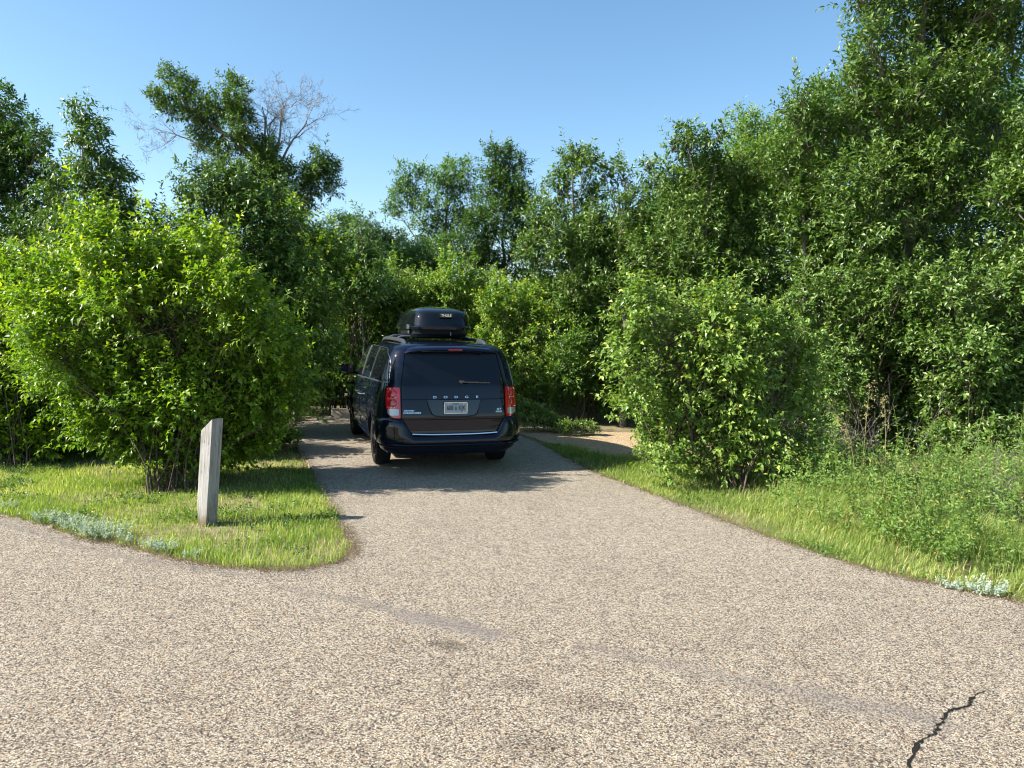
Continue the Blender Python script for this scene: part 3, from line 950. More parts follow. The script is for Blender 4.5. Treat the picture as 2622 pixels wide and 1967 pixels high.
# ---- sides
for sg in (-1, 1):
    fn = (lambda sgn: (lambda s, z, off=0.0: side_pt(s, z, off, sgn)))(sg)
    panel('side_window', [(1.245, -.77, .42), (1.50, -.67, .39), (1.655, -.36, .38)], fn, .007, P_glass, VAN, 10, rc=.05)
    panel('side_window', [(1.205, .47, 1.37), (1.655, .43, 1.32)], fn, .007, P_glass, VAN, 10, rc=.02)
    panel('side_window', [(1.18, 1.45, 2.50), (1.4, 1.43, 2.20), (1.655, 1.39, 1.66)], fn, .007, P_glass, VAN, 10, rc=.02)
    MB().tube([fn(1.41 - .1 * (z - 1.19), z, .008) for z in np.linspace(1.19, 1.66, 6)], .013, 6).build('pillar_strip', P_satin, VAN, smooth=True)  # dark gloss B pillar; its sun glint is put into the pale metal colour
    MB().tube([fn(.445 - .09 * (z - 1.19), z, .006) for z in np.linspace(1.19, 1.655, 6)], .012, 6).build('pillar_strip', P_rail, VAN, smooth=True)
    MB().tube([fn(y, 1.665 - (.0 if y > -.15 else .5 * (y + .15) ** 2), .006) for y in np.linspace(1.38, -.50, 14)] + [fn(-.63, 1.54, .006), fn(-.70, 1.45, .006), fn(-.745, 1.33, .006), fn(-.785, 1.235, .006)], .004, 6).build('window_trim', P_rail, VAN, smooth=True)
    MB().grid([[fn(y, z + .032 * (1.3 - y), o_) for z, o_ in ((1.150 , .0), (1.153, .009), (1.168, .009), (1.172, .0))] for y in np.linspace(-.79, 2.6, 34)]).build('belt_moulding', P_rail, VAN, smooth=True)
    MB().grid([[fn(y, z, o_) for z, o_ in ((.565, .0), (.570, .014), (.592, .014), (.598, .0))] for y in np.linspace(.50, 2.5, 24)]).build('side_moulding', P_gloss, VAN, smooth=True)
    MB().grid([[fn(y, z, o_) for z, o_ in ((.235, .0), (.26, .035), (.33, .03), (.37, .0))] for y in np.linspace(.44, 2.64, 24)]).build('sill_trim', P_paint, VAN, smooth=True)
    seam([fn(.45, z, .001) for z in np.linspace(.62, 1.15, 6)] + [fn(.50, .56, .001), fn(.56, .42, .001), fn(.58, .32, .001)])
    seam([fn(1.43, z, .001) for z in np.linspace(.36, 1.15, 10)])
    seam([fn(2.55, z, .001) for z in np.linspace(.45, 1.15, 10)])
    seam([fn(y, .93, .001) for y in np.linspace(.42, -.55, 8)], r=.006)
    for y in (1.25, 1.72):
        MB().tube([fn(y - .10, .90, .0), fn(y - .085, .905, .035), fn(y + .085, .905, .035), fn(y + .10, .90, .0)], .012, 8).build('door_handle', P_chrome if y > 1.5 else P_satin, VAN, smooth=True)
    # arch lips
    for yc in (0, 3.078):
        pts = [fn(yc + .412 * math.cos(t), .35 + .412 * math.sin(t), .004) for t in np.linspace(R(-12), R(192), 26)]
        MB().tube(pts, .012, 6).build('wheel_arch_lip', P_paint, VAN, smooth=True)
    # mirror
    mr = MB(); rows_ = []
    for k, (dy, sc_) in enumerate(((-.075, .90), (-.06, 1.0), (0, 1.0), (.05, .8), (.085, .35))):
        rows_.append([Vector((sg * 1.10 + sc_ * .115 * math.copysign(abs(math.cos(t)) ** .6, math.cos(t)), 2.42 + dy, 1.225 + sc_ * .088 * math.copysign(abs(math.sin(t)) ** .6, math.sin(t)))) for t in np.linspace(0, 2 * math.pi, 25)[:-1]])
    mr.grid(rows_, True); mr.F.append(tuple(range(24))); mr.F.append(tuple(96 + k for k in range(24))[::-1])
    mr.tube([(sg * .90, 2.44, 1.15), (sg * 1.05, 2.43, 1.18)], .03, 8)
    mo = mr.build('wing_mirror', P_paint, VAN, smooth=True)
    MB().grid([[Vector((sg * 1.10 + a_ * .098, 2.343 - .02 * a_ * sg, 1.225 + b_ * .07)) for a_ in (-1, 1)] for b_ in (-1, 1)]).build('mirror_glass', simple('mirror_glass', (.22, .30, .28), .03, 1.0), mo)
    # roof rails
    MB().grid([[Vector((sg * (.575 + dx), y, 1.745 + lift + dz)) for dx, dz in ((-.028, -.012), (-.026, .022), (-.010, .036), (.010, .036), (.026, .022), (.028, -.012))]
               for y, lift in ((-.46, -.05), (-.40, -.02), (-.30, .005), (-.1, .018), (.3, .025), (.8, .028), (1.3, .024), (1.6, .005), (1.72, -.05))]).build('roof_rail', P_rail, VAN, smooth=True, angle=60)
    # headlamp
    panel('headlight', [(.70, sg * .55, sg * .86), (.86, sg * .58, sg * .90)], (lambda s, z, off=0.0: front_pt(s, z, off)), .012, P_white, VAN, 8, th=.03)
panel('windscreen', [(1.13, -.80, .80), (1.58, -.66, .66)], front_pt, .012, P_glass, VAN, 16, th=.02, rc=.03)
panel('grille', [(.48, -.40, .40), (.80, -.48, .48)], front_pt, .02, P_matte, VAN, 10, th=.03, rc=.03)
for yb in (.42, 1.22):
    MB().tube([(-.575, yb, 1.785), (-.50, yb, 1.818), (-.44, yb, 1.822), (.44, yb, 1.822), (.50, yb, 1.818), (.575, yb, 1.785)], .014, 8).build('roof_crossbar', P_satin, VAN, smooth=True)

# wheels
def wheel(yc, sg):
    o_ = .955
    prof = [(o_ - .215, .235), (o_ - .222, .30), (o_ - .21, .345), (o_ - .19, .360), (o_ - .03, .360), (o_ - .012, .348), (o_, .305), (o_ - .004, .262), (o_ - .012, .236), (o_ - .05, .225), (o_ - .18, .225), (o_ - .215, .235)]
    ty = MB().lathe([(sg * a_, r_) for a_, r_ in prof], 'X', 48, (0, yc, .36))
    wh = MB()
    wh.lathe([(sg * (o_ - .012), .236), (sg * (o_ - .010), .226), (sg * (o_ - .03), .215), (sg * (o_ - .12), .20), (sg * (o_ - .13), .02)], 'X', 48, (0, yc, .36))
    wh.lathe([(sg * (o_ - .05), .062), (sg * (o_ - .022), .055), (sg * (o_ - .018), .0)], 'X', 24, (0, yc, .36))
    for k in range(5):
        for dd in (-.13, .13):
            t = 2 * math.pi * k / 5 + .3
            t2 = t + dd
            p0 = Vector((sg * (o_ - .030), yc + .05 * math.cos(t), .36 + .05 * math.sin(t))); p1 = Vector((sg * (o_ - .022), yc + .222 * math.cos(t2), .36 + .222 * math.sin(t2)))
            wh.tube([p0, (p0 + p1) / 2 + Vector((sg * .012, 0, 0)), p1], [.022, .016, .014], 6)
    tyre = ty.build('tyre', P_rubber, None, smooth=True)
    rim = wh.build('rim', P_rim, None, smooth=True)
    we = empty('wheel', (0, 0, 0)); we.parent = VAN
    tyre.parent = we; rim.parent = we
    return we
for yc in (0, 3.078):
    for sg in (-1, 1): wheel(yc, sg)

# ================================================================== ROOF BOX
BX = empty('roof_box', Vector(VAN.matrix_world @ Vector((0, 0, 0))))
bpy.context.view_layer.update()
BX.location = VAN.matrix_world @ Vector((.03, 0, 1.82)); BX.rotation_euler = (0, 0, R(17.5)); BX.location = VAN.matrix_world @ Vector((.075, -.07, 1.785)); BXS = (1.16, 1.18, 1.10)
tag(BX, 'glossy black roof box strapped on top of the minivan', 'roof box')


def bring(w_, y0, y1, z, n=44):
    out = []
    for k in range(n):
        t = 2 * math.pi * k / n + math.pi / n
        c, s = math.cos(t), math.sin(t)
        e = 4.5 if s < 0 else 2.6
        xx = w_ * math.copysign(abs(c) ** (2 / e), c)
        yy = (y0 + y1) / 2 + (y1 - y0) / 2 * math.copysign(abs(s) ** (2 / e), s)
        if yy > (y0 + y1) / 2: xx *= 1 - .30 * ((yy - (y0 + y1) / 2) / ((y1 - y0) / 2)) ** 2
        out.append(Vector((xx * 1.19, yy * 1.24, z * 1.10)))
    return out


def loft(levels, mat, name, parent):
    rows_ = [bring(*l) for l in levels]
    mb = MB(); mb.grid(rows_, True)
    mb.F.append(tuple(range(44))[::-1]); mb.F.append(tuple((len(rows_) - 1) * 44 + k for k in range(44)))
    return mb.build(name, mat, parent, smooth=True, angle=28)
P_box = simple('box_gloss_black', (.004, .005, .007), .2, 0, coat=1.0, spec=0)
P_boxb = simple('box_base_black', (.012, .014, .016), .3)
loft([(.30, .25, 1.75, .012), (.36, .17, 1.85, .03), (.385, .13, 1.90, .07), (.392, .115, 1.92, .125)], P_boxb, 'base', BX)
lid = loft([(.40, .105, 1.94, .125), (.422, .078, 1.98, .133), (.424, .075, 1.98, .160), (.415, .085, 1.96, .172), (.408, .095, 1.94, .185), (.403, .105, 1.90, .23), (.392, .125, 1.80, .29), (.375, .150, 1.66, .340), (.345, .19, 1.55, .372), (.29, .30, 1.42, .405), (.21, .45, 1.25, .430), (.12, .62, 1.08, .445)], P_box, 'lid', BX)
bd = MB().box((.03, .150, .350), (.19, .04, .066)).build('badge', P_gloss, lid, bevel=.006)
text_part('THULE', .050, P_chrome, bd, (.03, .1285, .350), sx=1.0, ext=.001)
MB().tube([(.10, .13, .105), (.10, .13, .06)], .006, 6).build('lock_tab', P_satin, BX)
for yb in (.45, 1.3):
    MB().box((-.475, yb, .178), (.03, .12, .07)).box((-.465, yb + .02, .10), (.02, .07, .05)).build('latch', P_satin if yb < 1 else P_boxb, BX, bevel=.008)

# ================================================================== POST
MP = N('weathered_timber')
co = MP.co()
mp_ = MP.n('ShaderNodeMapping', {'Vector': co, 'Scale': (38, 38, 1.6)})
gn = MP.n('ShaderNodeTexNoise', {'Vector': mp_.outputs[0], 'Scale': 1.6, 'Detail': 9.0, 'Roughness': .72}).outputs[0]
bl = MP.n('ShaderNodeTexNoise', {'Vector': co, 'Scale': 4.0, 'Detail': 5.0}).outputs[0]
c = MP.ramp(gn, [(.25, (.11, .10, .095)), (.42, (.26, .245, .23)), (.6, (.38, .365, .34)), (.8, (.50, .485, .455))])
c = MP.mix(MP.maprange(bl, .52, .7, 0, .5), c, MP.mix(1.0, c, (.66, .62, .56), 'MULTIPLY'))
mp2 = MP.n('ShaderNodeMapping', {'Vector': co, 'Scale': (26, 26, .9)})
ck_ = MP.n('ShaderNodeTexNoise', {'Vector': mp2.outputs[0], 'Scale': 1.3, 'Detail': 3.0}).outputs[0]
ckm = MP.math('MULTIPLY', MP.maprange(MP.math('ABSOLUTE', MP.math('SUBTRACT', ck_, .5)), .012, .0, 0, .85), MP.maprange(bl, .42, .55))
c = MP.mix(ckm, c, (.045, .035, .03))
low = MP.n('ShaderNodeSeparateXYZ', {0: co}).outputs[2]
c = MP.mix(MP.math('MULTIPLY', MP.maprange(low, .22, .0), MP.maprange(bl, .35, .6)), c, (.14, .11, .075))
MP.set(Base_Color=c, Roughness=.9, Specular_IOR_Level=.15)
bp = MP.n('ShaderNodeBump', {'Height': gn, 'Strength': .8, 'Distance': .006}); MP.t.links.new(bp.outputs[0], MP.b.inputs['Normal'])
px, py = gp(521, 1340)
g = random.Random(3)
bm = bmesh.new()
W_ = .07
rows_ = []
for k in range(15):
    z = -.12 + (1.0 + .12) * k / 14
    row = []
    for (a_, b_) in [(-1, -1), (-.93, -1), (-.3, -1), (.3, -1), (.93, -1), (1, -.93), (1, -.3), (1, .3), (1, .93), (.93, 1), (0, 1), (-.93, 1), (-1, .93), (-1, .3), (-1, -.3), (-1, -.93)]:
        x, y = a_ * W_ + g.uniform(-.0012, .0012), b_ * W_ + g.uniform(-.0012, .0012)
        zz = z
        if k == 14: zz = .915 + (x + W_) * .95 + g.uniform(-.002, .002)
        elif z > .8: zz = .8 + (z - .8) * ((.915 + (x + W_) * .95 - .8) / .2)
        if z < .14 and a_ < 0 and b_ < 0: x += .02 * (1 - max(z, 0) / .14); y += .015 * (1 - max(z, 0) / .14)
        row.append(Vector((x, y, zz)))
    rows_.append(row)
mb = MB().grid(rows_, True); mb.F.append(tuple(range(16))[::-1]); mb.F.append(tuple(14 * 16 + k for k in range(16)))
post = mb.build('wooden_post', MP.m, None, smooth=True, angle=30)
post.location = (px, py, 0)
post.rotation_euler = Euler((R(-1), R(4.2), R(-25)), 'XYZ')
post.matrix_world = Matrix.Translation((px - .0, py + .08, 0)) @ Matrix.Rotation(R(4.0), 4, 'Y') @ Matrix.Rotation(R(-25), 4, 'Z')
tag(post, 'weathered grey timber post with a slanted top, leaning in the grass beside the drive', 'post')

# ================================================================== WHEEL STOP
a_ = gp(846, 1069); b_ = gp(1010, 1064)
mc = N('wheel_stop_concrete'); nz = mc.n('ShaderNodeTexNoise', {'Vector': mc.co(), 'Scale': 14.0, 'Detail': 8.0}).outputs[0]
mc.set(Base_Color=mc.mix(mc.maprange(nz, .3, .7), (.30, .24, .19), (.45, .38, .30)), Roughness=.95)
L_ = 1.9
G = [[Vector((x, y, z)) for y, z in ((-.11, 0), (-.095, .10), (-.07, .175), (.07, .175), (.095, .10), (.11, 0))] for x in (0, .03, .5, 1.0, 1.5, L_ - .03, L_)]
mb = MB().grid(G); mb.F.append(tuple(range(6))); mb.F.append(tuple(36 + k for k in range(6))[::-1])
ws = mb.build('wheel_stop', mc.m, None, bevel=.008)
ws.location = (a_[0], a_[1] + .1, 0); ws.rotation_euler = (0, 0, R(8))
tag(ws, 'low tan concrete wheel stop at the far end of the drive', 'wheel stop')
#VEG
# ================================================================== VEGETATION
TREES = []
def tree(*a, **k): return plant(*a, **k)

ASH = dict(leaf='ash', leafsz=(.105, .036), L=.34, nleaf=10, out=.6, up=.7, jit=.5, ang=.55, young=.12)
# --- big bright bush on the left
plant('bright_shrub', 'large bright lime green bush of arching leafy shoots behind the timber post', 'bush', (*gp(430, 1248), 0),
      [(270, 655, 80), (400, 690, 95), (180, 745, 95), (110, 860, 85), (300, 800, 130), (450, 800, 120), (570, 760, 85), (650, 840, 90), (130, 990, 70), (210, 1060, 70), (290, 1130, 50, 9.3), (400, 1150, 60, 9.4), (330, 1110, 60, 9.2), (400, 1150, 45, 9.3), (470, 1130, 60, 9.4), (320, 1160, 32, 9.2), (540, 1170, 45, 9.5), (610, 1150, 55, 9.6), (460, 1205, 32, 9.2), (560, 1120, 70, 9.3), (260, 1110, 50, 9.2), (380, 1060, 80, 9.1), (500, 1040, 80, 9.2), (230, 950, 115), (380, 960, 130), (540, 950, 110), (680, 950, 80, 9.5), (300, 1075, 75, 9.3), (420, 1090, 85, 9.3), (560, 1080, 90, 9.7), (680, 1060, 80, 9.5), (480, 1170, 55, 9.6), (620, 1140, 70, 10.0), (350, 1150, 55, 9.5), (720, 1000, 75, 10.0), (700, 880, 70, 9.9), (650, 1120, 60, 9.6), (560, 1170, 60, 10.0), (245, 610, 50), (490, 640, 50), (560, 690, 60)],
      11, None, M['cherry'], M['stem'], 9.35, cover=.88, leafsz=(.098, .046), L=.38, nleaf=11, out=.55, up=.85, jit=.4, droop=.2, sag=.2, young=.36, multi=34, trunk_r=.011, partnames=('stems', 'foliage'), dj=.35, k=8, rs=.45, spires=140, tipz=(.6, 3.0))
# --- bush on the right
plant('green_shrub', 'rounded mid green bush with upright leafy shoots right of the drive', 'bush', (*gp(1890, 1250), 0),
      [(1640, 820, 50), (1715, 845, 62), (1815, 825, 62), (1900, 860, 62), (1970, 850, 45), (1635, 900, 62), (1740, 930, 90), (1870, 960, 95), (2000, 920, 62), (2065, 900, 36), (1600, 960, 42), (1860, 765, 30), (1640, 765, 28), (2060, 850, 16), (1675, 1020, 75), (1790, 1050, 95), (1920, 1070, 85), (1740, 1130, 65), (1850, 1170, 65), (1960, 1165, 50), (2035, 1030, 52), (2060, 970, 45), (1600, 1050, 35), (1680, 1115, 42), (1705, 1185, 50), (1780, 1215, 42), (1860, 1235, 40), (1950, 1235, 38), (2030, 1170, 50), (2080, 1100, 40), (1690, 785, 28), (1790, 775, 28)],
      12, None, M['cherry2'], M['stem'], 9.9, cover=.85, leafsz=(.10, .048), L=.34, nleaf=10, out=.6, up=.7, jit=.45, droop=.16, sag=.2, young=.25, multi=22, trunk_r=.012, partnames=('stems', 'foliage'), dj=.4, k=7, rs=.44, spires=130, dens=2.3)
# --- far left bushes
plant('green_shrub', 'leafy green bush at the left edge of the view beside the big lime green one', 'bush', (*gp(40, 1190), 0),
      [(0, 730, 80), (70, 710, 70), (-80, 820, 130), (50, 850, 110), (120, 960, 90), (0, 1000, 110), (140, 1080, 80), (-120, 1000, 130), (-40, 680, 60), (220, 1100, 60, 11.5), (40, 1110, 70, 10.8), (-40, 1080, 90, 10.8), (130, 1140, 45, 10.7), (30, 1160, 40, 10.6), (-60, 1150, 60, 10.6)],
      13, None, M['cherry'], M['stem'], 11.2, cover=.8, leafsz=(.10, .044), L=.34, nleaf=10, up=.75, droop=.2, sag=.2, young=.25, multi=12, trunk_r=.012, partnames=('stems', 'foliage'), spires=25, group='bushes left of the drive')
plant('green_shrub', 'shaded green bush along the left side of the drive, behind the bright lime one', 'bush', (-5.3, 13.2, 0),
      [(730, 720, 70), (690, 800, 80), (790, 820, 70), (730, 880, 90), (790, 930, 70), (700, 990, 80), (760, 1010, 55), (640, 900, 90), (820, 760, 50), (600, 1000, 90), (650, 740, 65), (620, 820, 70), (600, 680, 50), (700, 1050, 45), (640, 1080, 50)],
      14, None, M['cherry2'], M['stem'], 13.4, cover=.85, leafsz=(.105, .046), L=.34, nleaf=10, up=.65, droop=.2, sag=.2, young=.2, multi=14, trunk_r=.02, partnames=('stems', 'foliage'), spires=20, group='bushes left of the drive')
plant('green_shrub', 'dark shaded bush filling the gap behind the lime green bush down to the grass', 'bush', (-4.6, 11.3, 0),
      [(330, 1050, 80), (250, 1120, 70), (160, 1150, 60), (420, 1130, 70), (520, 1100, 80), (600, 1090, 70), (430, 1000, 90), (300, 950, 90), (560, 1000, 80), (660, 1060, 50), (80, 1150, 60)],
      15, None, M['under'], M['stem'], 11.6, cover=.7, dens=3.4, leafsz=(.10, .046), L=.32, nleaf=10, up=.6, young=.15, multi=8, trunk_r=.010, partnames=('stems', 'foliage'), dj=.3, group='bushes left of the drive')
plant('green_shrub', 'shaded bush low behind the left edge bushes, meeting the far side of the lawn', 'bush', (-7.8, 11.4, 0),
      [(0, 1130, 70), (-90, 1120, 90), (80, 1060, 80), (-60, 1030, 90), (-200, 1000, 140), (-200, 860, 140), (-330, 1050, 140), (-330, 880, 120)],
      16, None, M['under'], M['stem'], 11.4, cover=.7, dens=3.4, leafsz=(.10, .046), L=.32, nleaf=10, up=.6, young=.15, multi=8, trunk_r=.010, partnames=('stems', 'foliage'), dj=.3, group='bushes left of the drive')
# --- left trees
tree('ash_tree', 'dark dense tree cut by the left edge of the photo', 'tree', (-11.8, 18.3, 0),
     [(0, 340, 80), (20, 280, 38), (70, 400, 60), (95, 370, 35), (0, 450, 100), (70, 520, 90), (-90, 400, 110), (110, 600, 75), (0, 620, 110), (130, 480, 40)], 21, None, M['darkelm'], M['bark'], 18.3, cover=.75, leafsz=(.15, .055), L=.36, nleaf=10, young=.1, group='ash trees round the campsite', k=9)
tree('ash_tree', 'slim pointed ash sapling standing above the lime green bush', 'tree', (-7.9, 13.8, 0),
     [(215, 285, 16), (220, 325, 28), (235, 380, 38), (250, 445, 48), (215, 480, 36), (290, 520, 40), (150, 440, 20), (125, 500, 28), (255, 560, 60), (345, 540, 18), (150, 580, 46), (205, 620, 80), (330, 600, 46), (275, 420, 26), (300, 465, 22)], 22, None, M['ash'], M['bark'], 13.8, cover=.8, leafsz=(.15, .045), L=.34, nleaf=9, young=.1, up=.55, out=.75, sag=.28, dens=3.4, group='ash trees round the campsite', dj=.3, k=6, spires=8)
T3 = tree('dead_topped_tree', 'tall leaning tree with bare dead branches rising out of its green crown', 'tree', (-6.3, 20.2, 0),
     [(440, 205, 27), (485, 235, 36), (425, 275, 30), (400, 250, 18), (540, 290, 42), (590, 225, 30), (580, 270, 38), (610, 320, 42), (520, 345, 38), (640, 370, 42), (680, 400, 38), (680, 450, 55), (700, 500, 50), (575, 400, 32), (730, 440, 28), (790, 450, 36), (825, 430, 32), (800, 490, 34), (845, 485, 22), (765, 520, 45), (620, 470, 35), (560, 440, 22), (850, 440, 18), (490, 290, 28), (640, 520, 50)], 23, None, M['ash'], M['bark'], 20.2, cover=.75, leafsz=(.145, .045), L=.32, nleaf=9, limbs=False, young=.15, trunk_r=.17, group=None, dens=3.4, k=6, dj=.5, spires=30)
# dead limbs
def dead_limbs(root, starts, D, seed, mat, name='dead_branch', depth=4):
    g = np.random.default_rng(seed)
    base = np.array(root.location)
    for (x0, y0, x1, y1, r0) in starts:
        mb = MB()
        def grow(p, d, L, r, lev):
            pts = [p]; q = p.copy(); dd = d.copy()
            n = 5
            rr = [r]
            for i in range(n):
                dd = unit(dd + g.normal(size=3) * .16 + np.array([0, 0, .05]))
                q = q + dd * L / n; pts.append(q.copy()); rr.append(r * (1 - .7 * (i + 1) / n))
                if lev < depth and i > 0:
                    for _ in range(1 if g.uniform() < .62 else 2):
                        sd = unit(dd + g.normal(size=3) * .75)
                        grow(q.copy(), sd, L * g.uniform(.38, .62), max(rr[-1] * .65, .003), lev + 1)
            mb.tube([p_ - base for p_ in pts], rr, 5 if lev < 2 else 3, cap=False)
        a = at(x0, y0, D); b = at(x1, y1, D + g.uniform(-.6, .6))
        grow(a, unit(b - a), np.linalg.norm(b - a), r0, 0 if depth > 3 else 1)
        mb.build(name, mat, root, smooth=True)
dead_limbs(T3, [(705, 440, 740, 290, .05), (690, 400, 665, 290, .04), (700, 400, 680, 300, .035), (705, 430, 760, 310, .04), (560, 400, 450, 355, .03)], 20.2, 5, M['dead'])
mb = MB()
bs = np.array(T3.location)
for pts, r in (([(716, 720), (712, 600), (706, 520), (703, 440), (690, 390), (670, 340)], .15), ([(706, 520), (660, 420), (600, 360), (540, 320), (480, 270), (440, 220)], .09), ([(712, 600), (770, 540), (820, 470)], .07)):
    P = [at(x, y, 20.2) - bs for x, y in pts]
    mb.tube(P, [r * (1 - .8 * i / (len(P) - 1)) for i in range(len(P))], 7)
mb.build('trunk', M['bark'], T3, smooth=True)
tree('ash_tree', 'broad young ash tree with large leaflets right below the dead branches', 'tree', (-5.0, 13.6, 0),
     [(560, 450, 35), (520, 500, 60), (600, 490, 60), (650, 540, 80), (540, 570, 90), (470, 600, 60), (720, 600, 70), (610, 660, 110), (440, 650, 50), (690, 690, 90), (500, 690, 90)], 24, None, M['ash'], M['bark'], 13.6, cover=.7, leafsz=(.14, .048), L=.34, nleaf=10, young=.12, sag=.25, group='ash trees round the campsite', k=8, spires=25)
tree('yellowing_tree', 'small tree with yellowing tips between the leaning tree and the minivan', 'tree', (-4.4, 15.6, 0),
     [(745, 565, 40), (700, 600, 45), (790, 620, 55), (840, 640, 50), (760, 670, 80), (860, 690, 65), (730, 730, 80), (810, 760, 80), (890, 740, 60)], 25, None, M['yellowish'], M['bark'], 15.8, cover=.8, leafsz=(.11, .042), L=.3, nleaf=10, young=.5, group=None, k=8, spires=25)
tree('sapling', 'thin sapling with one tall leafy shoot poking up above the thicket', 'sapling', (-3.0, 15.2, 0),
     [(918, 550, 9), (915, 575, 14), (930, 600, 20), (955, 620, 16), (935, 650, 32), (950, 690, 45), (930, 740, 50)], 26, None, M['ashlight'], M['bark'], 15.2, cover=.8, leafsz=(.12, .035), L=.26, nleaf=8, young=.2, dj=.1, k=5, trunk_r=.03)
tree('leafy_tree', 'distant dark green tree low on the skyline left of the minivan', 'tree', (-6.0, 28, 0),
     [(870, 585, 35), (910, 600, 40), (960, 610, 40), (1010, 635, 42), (900, 660, 60), (980, 680, 60), (1060, 670, 50), (830, 620, 40)], 27, None, M['darkelm'], M['bark'], 28, cover=.85, leafsz=(.14, .055), L=.36, nleaf=9, k=7, trunk_r=.12)
# --- centre trees
tree('leaning_tree', 'tree with a slanting trunk and open airy crown beyond the roof box', 'tree', (-2.2, 24.5, 0),
     [(1060, 462, 34), (1035, 510, 36), (1095, 520, 38), (1130, 475, 30), (1165, 450, 34), (1180, 500, 42), (1015, 540, 26), (1130, 590, 42), (1075, 580, 28), (1190, 570, 42), (1200, 440, 24), (1080, 440, 16), (1150, 430, 18), (1150, 640, 50), (1210, 640, 50), (1080, 660, 50)], 28, None, M['ashlight'], M['bark'], 24.5, cover=.72, leafsz=(.15, .05), L=.34, nleaf=9, young=.15, k=7, trunk_r=.15, spires=20)
tree('ash_tree', 'tall upright tree with a narrow crown just right of the leaning tree', 'tree', (-.2, 21.5, 0),
     [(1255, 400, 22), (1300, 400, 26), (1280, 440, 42), (1325, 440, 32), (1260, 480, 40), (1300, 500, 52), (1235, 530, 40), (1340, 520, 40), (1290, 570, 70), (1225, 600, 50), (1345, 600, 55), (1290, 660, 70), (1230, 690, 50)], 29, None, M['darkelm'], M['bark'], 21.5, cover=.78, leafsz=(.13, .048), L=.32, nleaf=9, young=.1, up=.9, group='ash trees round the campsite', k=7, spires=25)
tree('ash_tree', 'ash tree with a bushy pointed top behind the right side of the minivan', 'tree', (1.3, 16.6, 0),
     [(1475, 395, 22), (1462, 430, 38), (1505, 435, 38), (1435, 470, 38), (1425, 530, 55), (1500, 520, 55), (1385, 560, 42), (1450, 610, 75), (1530, 600, 65), (1400, 680, 70), (1500, 720, 80), (1370, 640, 40)], 30, None, M['ash'], M['bark'], 16.6, cover=.72, leafsz=(.135, .045), L=.33, nleaf=10, group='ash trees round the campsite', k=8, spires=35)
tree('ash_tree', 'young ash with arching shoots and open gaps above the right hand bush', 'tree', (2.3, 15.8, 0),
     [(1575, 432, 18), (1605, 450, 20), (1545, 450, 22), (1660, 430, 18), (1675, 465, 24), (1650, 500, 24), (1600, 540, 45), (1640, 590, 55), (1560, 640, 75), (1660, 660, 75), (1600, 740, 85), (1590, 480, 20), (1700, 560, 40)], 31, None, M['ash'], M['bark'], 15.8, cover=.75, leafsz=(.14, .045), L=.32, nleaf=9, group='ash trees round the campsite', k=6, spires=30)
tree('ash_tree', 'full ash tree topped by pale upright shoots behind the rounded bush', 'tree', (3.5, 14.6, 0),
     [(1758, 360, 28), (1770, 400, 45), (1725, 385, 18), (1835, 365, 40), (1800, 450, 65), (1730, 490, 55), (1850, 480, 75), (1760, 580, 85), (1870, 600, 95), (1700, 640, 75), (1800, 700, 95), (1900, 720, 90)], 32, None, M['ash'], M['bark'], 14.6, cover=.7, leafsz=(.135, .046), L=.34, nleaf=10, young=.25, group='ash trees round the campsite', k=8, spires=45)
tree('yellowing_tree', 'tree with sparse yellow brown leaves at its top, squeezed between two ash trees', 'tree', (4.5, 15.4, 0),
     [(1905, 325, 32), (1940, 340, 38), (1890, 390, 45), (1960, 400, 60), (1930, 460, 70), (2000, 480, 70)], 33, None, M['yellowish'], M['bark'], 15.4, cover=.6, leafsz=(.10, .034), L=.32, nleaf=9, young=.3, k=7, spires=20)
tree('ash_tree', 'ash tree with a small peaked top left of the tallest tree', 'tree', (5.1, 13.8, 0),
     [(2052, 255, 24), (2085, 275, 30), (2030, 290, 28), (2070, 320, 48), (2110, 340, 45), (2030, 400, 65), (2110, 440, 75), (2020, 520, 85), (2120, 560, 95), (2030, 660, 105), (2140, 680, 90)], 34, None, M['ash'], M['bark'], 13.8, cover=.7, leafsz=(.135, .046), L=.34, nleaf=10, young=.15, group='ash trees round the campsite', k=8, spires=40)
tree('ash_tree', 'tallest ash tree, rising out of the top of the photo at the right', 'tree', (6.6, 13.5, 0),
     [(2195, 5, 34), (2260, 20, 65), (2350, 30, 85), (2450, 20, 85), (2550, -10, 80), (2230, 95, 40), (2290, 130, 75), (2390, 150, 95), (2480, 110, 80), (2570, 50, 60), (2165, 178, 26), (2190, 190, 38), (2190, 150, 26), (2230, 230, 62), (2330, 270, 95), (2440, 250, 85), (2500, 190, 60), (2200, 330, 58), (2300, 400, 105), (2410, 400, 90), (2500, 330, 55), (2230, 480, 105), (2340, 520, 105), (2420, 520, 70), (2300, 640, 105), (2200, 600, 90),
      (2600, 110, 60), (2640, -40, 90), (2560, 330, 45), (2510, 440, 55), (2450, 650, 60), (2380, 700, 90), (2530, 200, 45), (2300, -90, 120), (2430, -110, 120), (2380, -260, 110)], 35, None, M['ash'], M['bark'], 13.4, cover=.62, leafsz=(.135, .046), L=.35, nleaf=10, trunk_r=.2, group='ash trees round the campsite', k=9, spires=90)
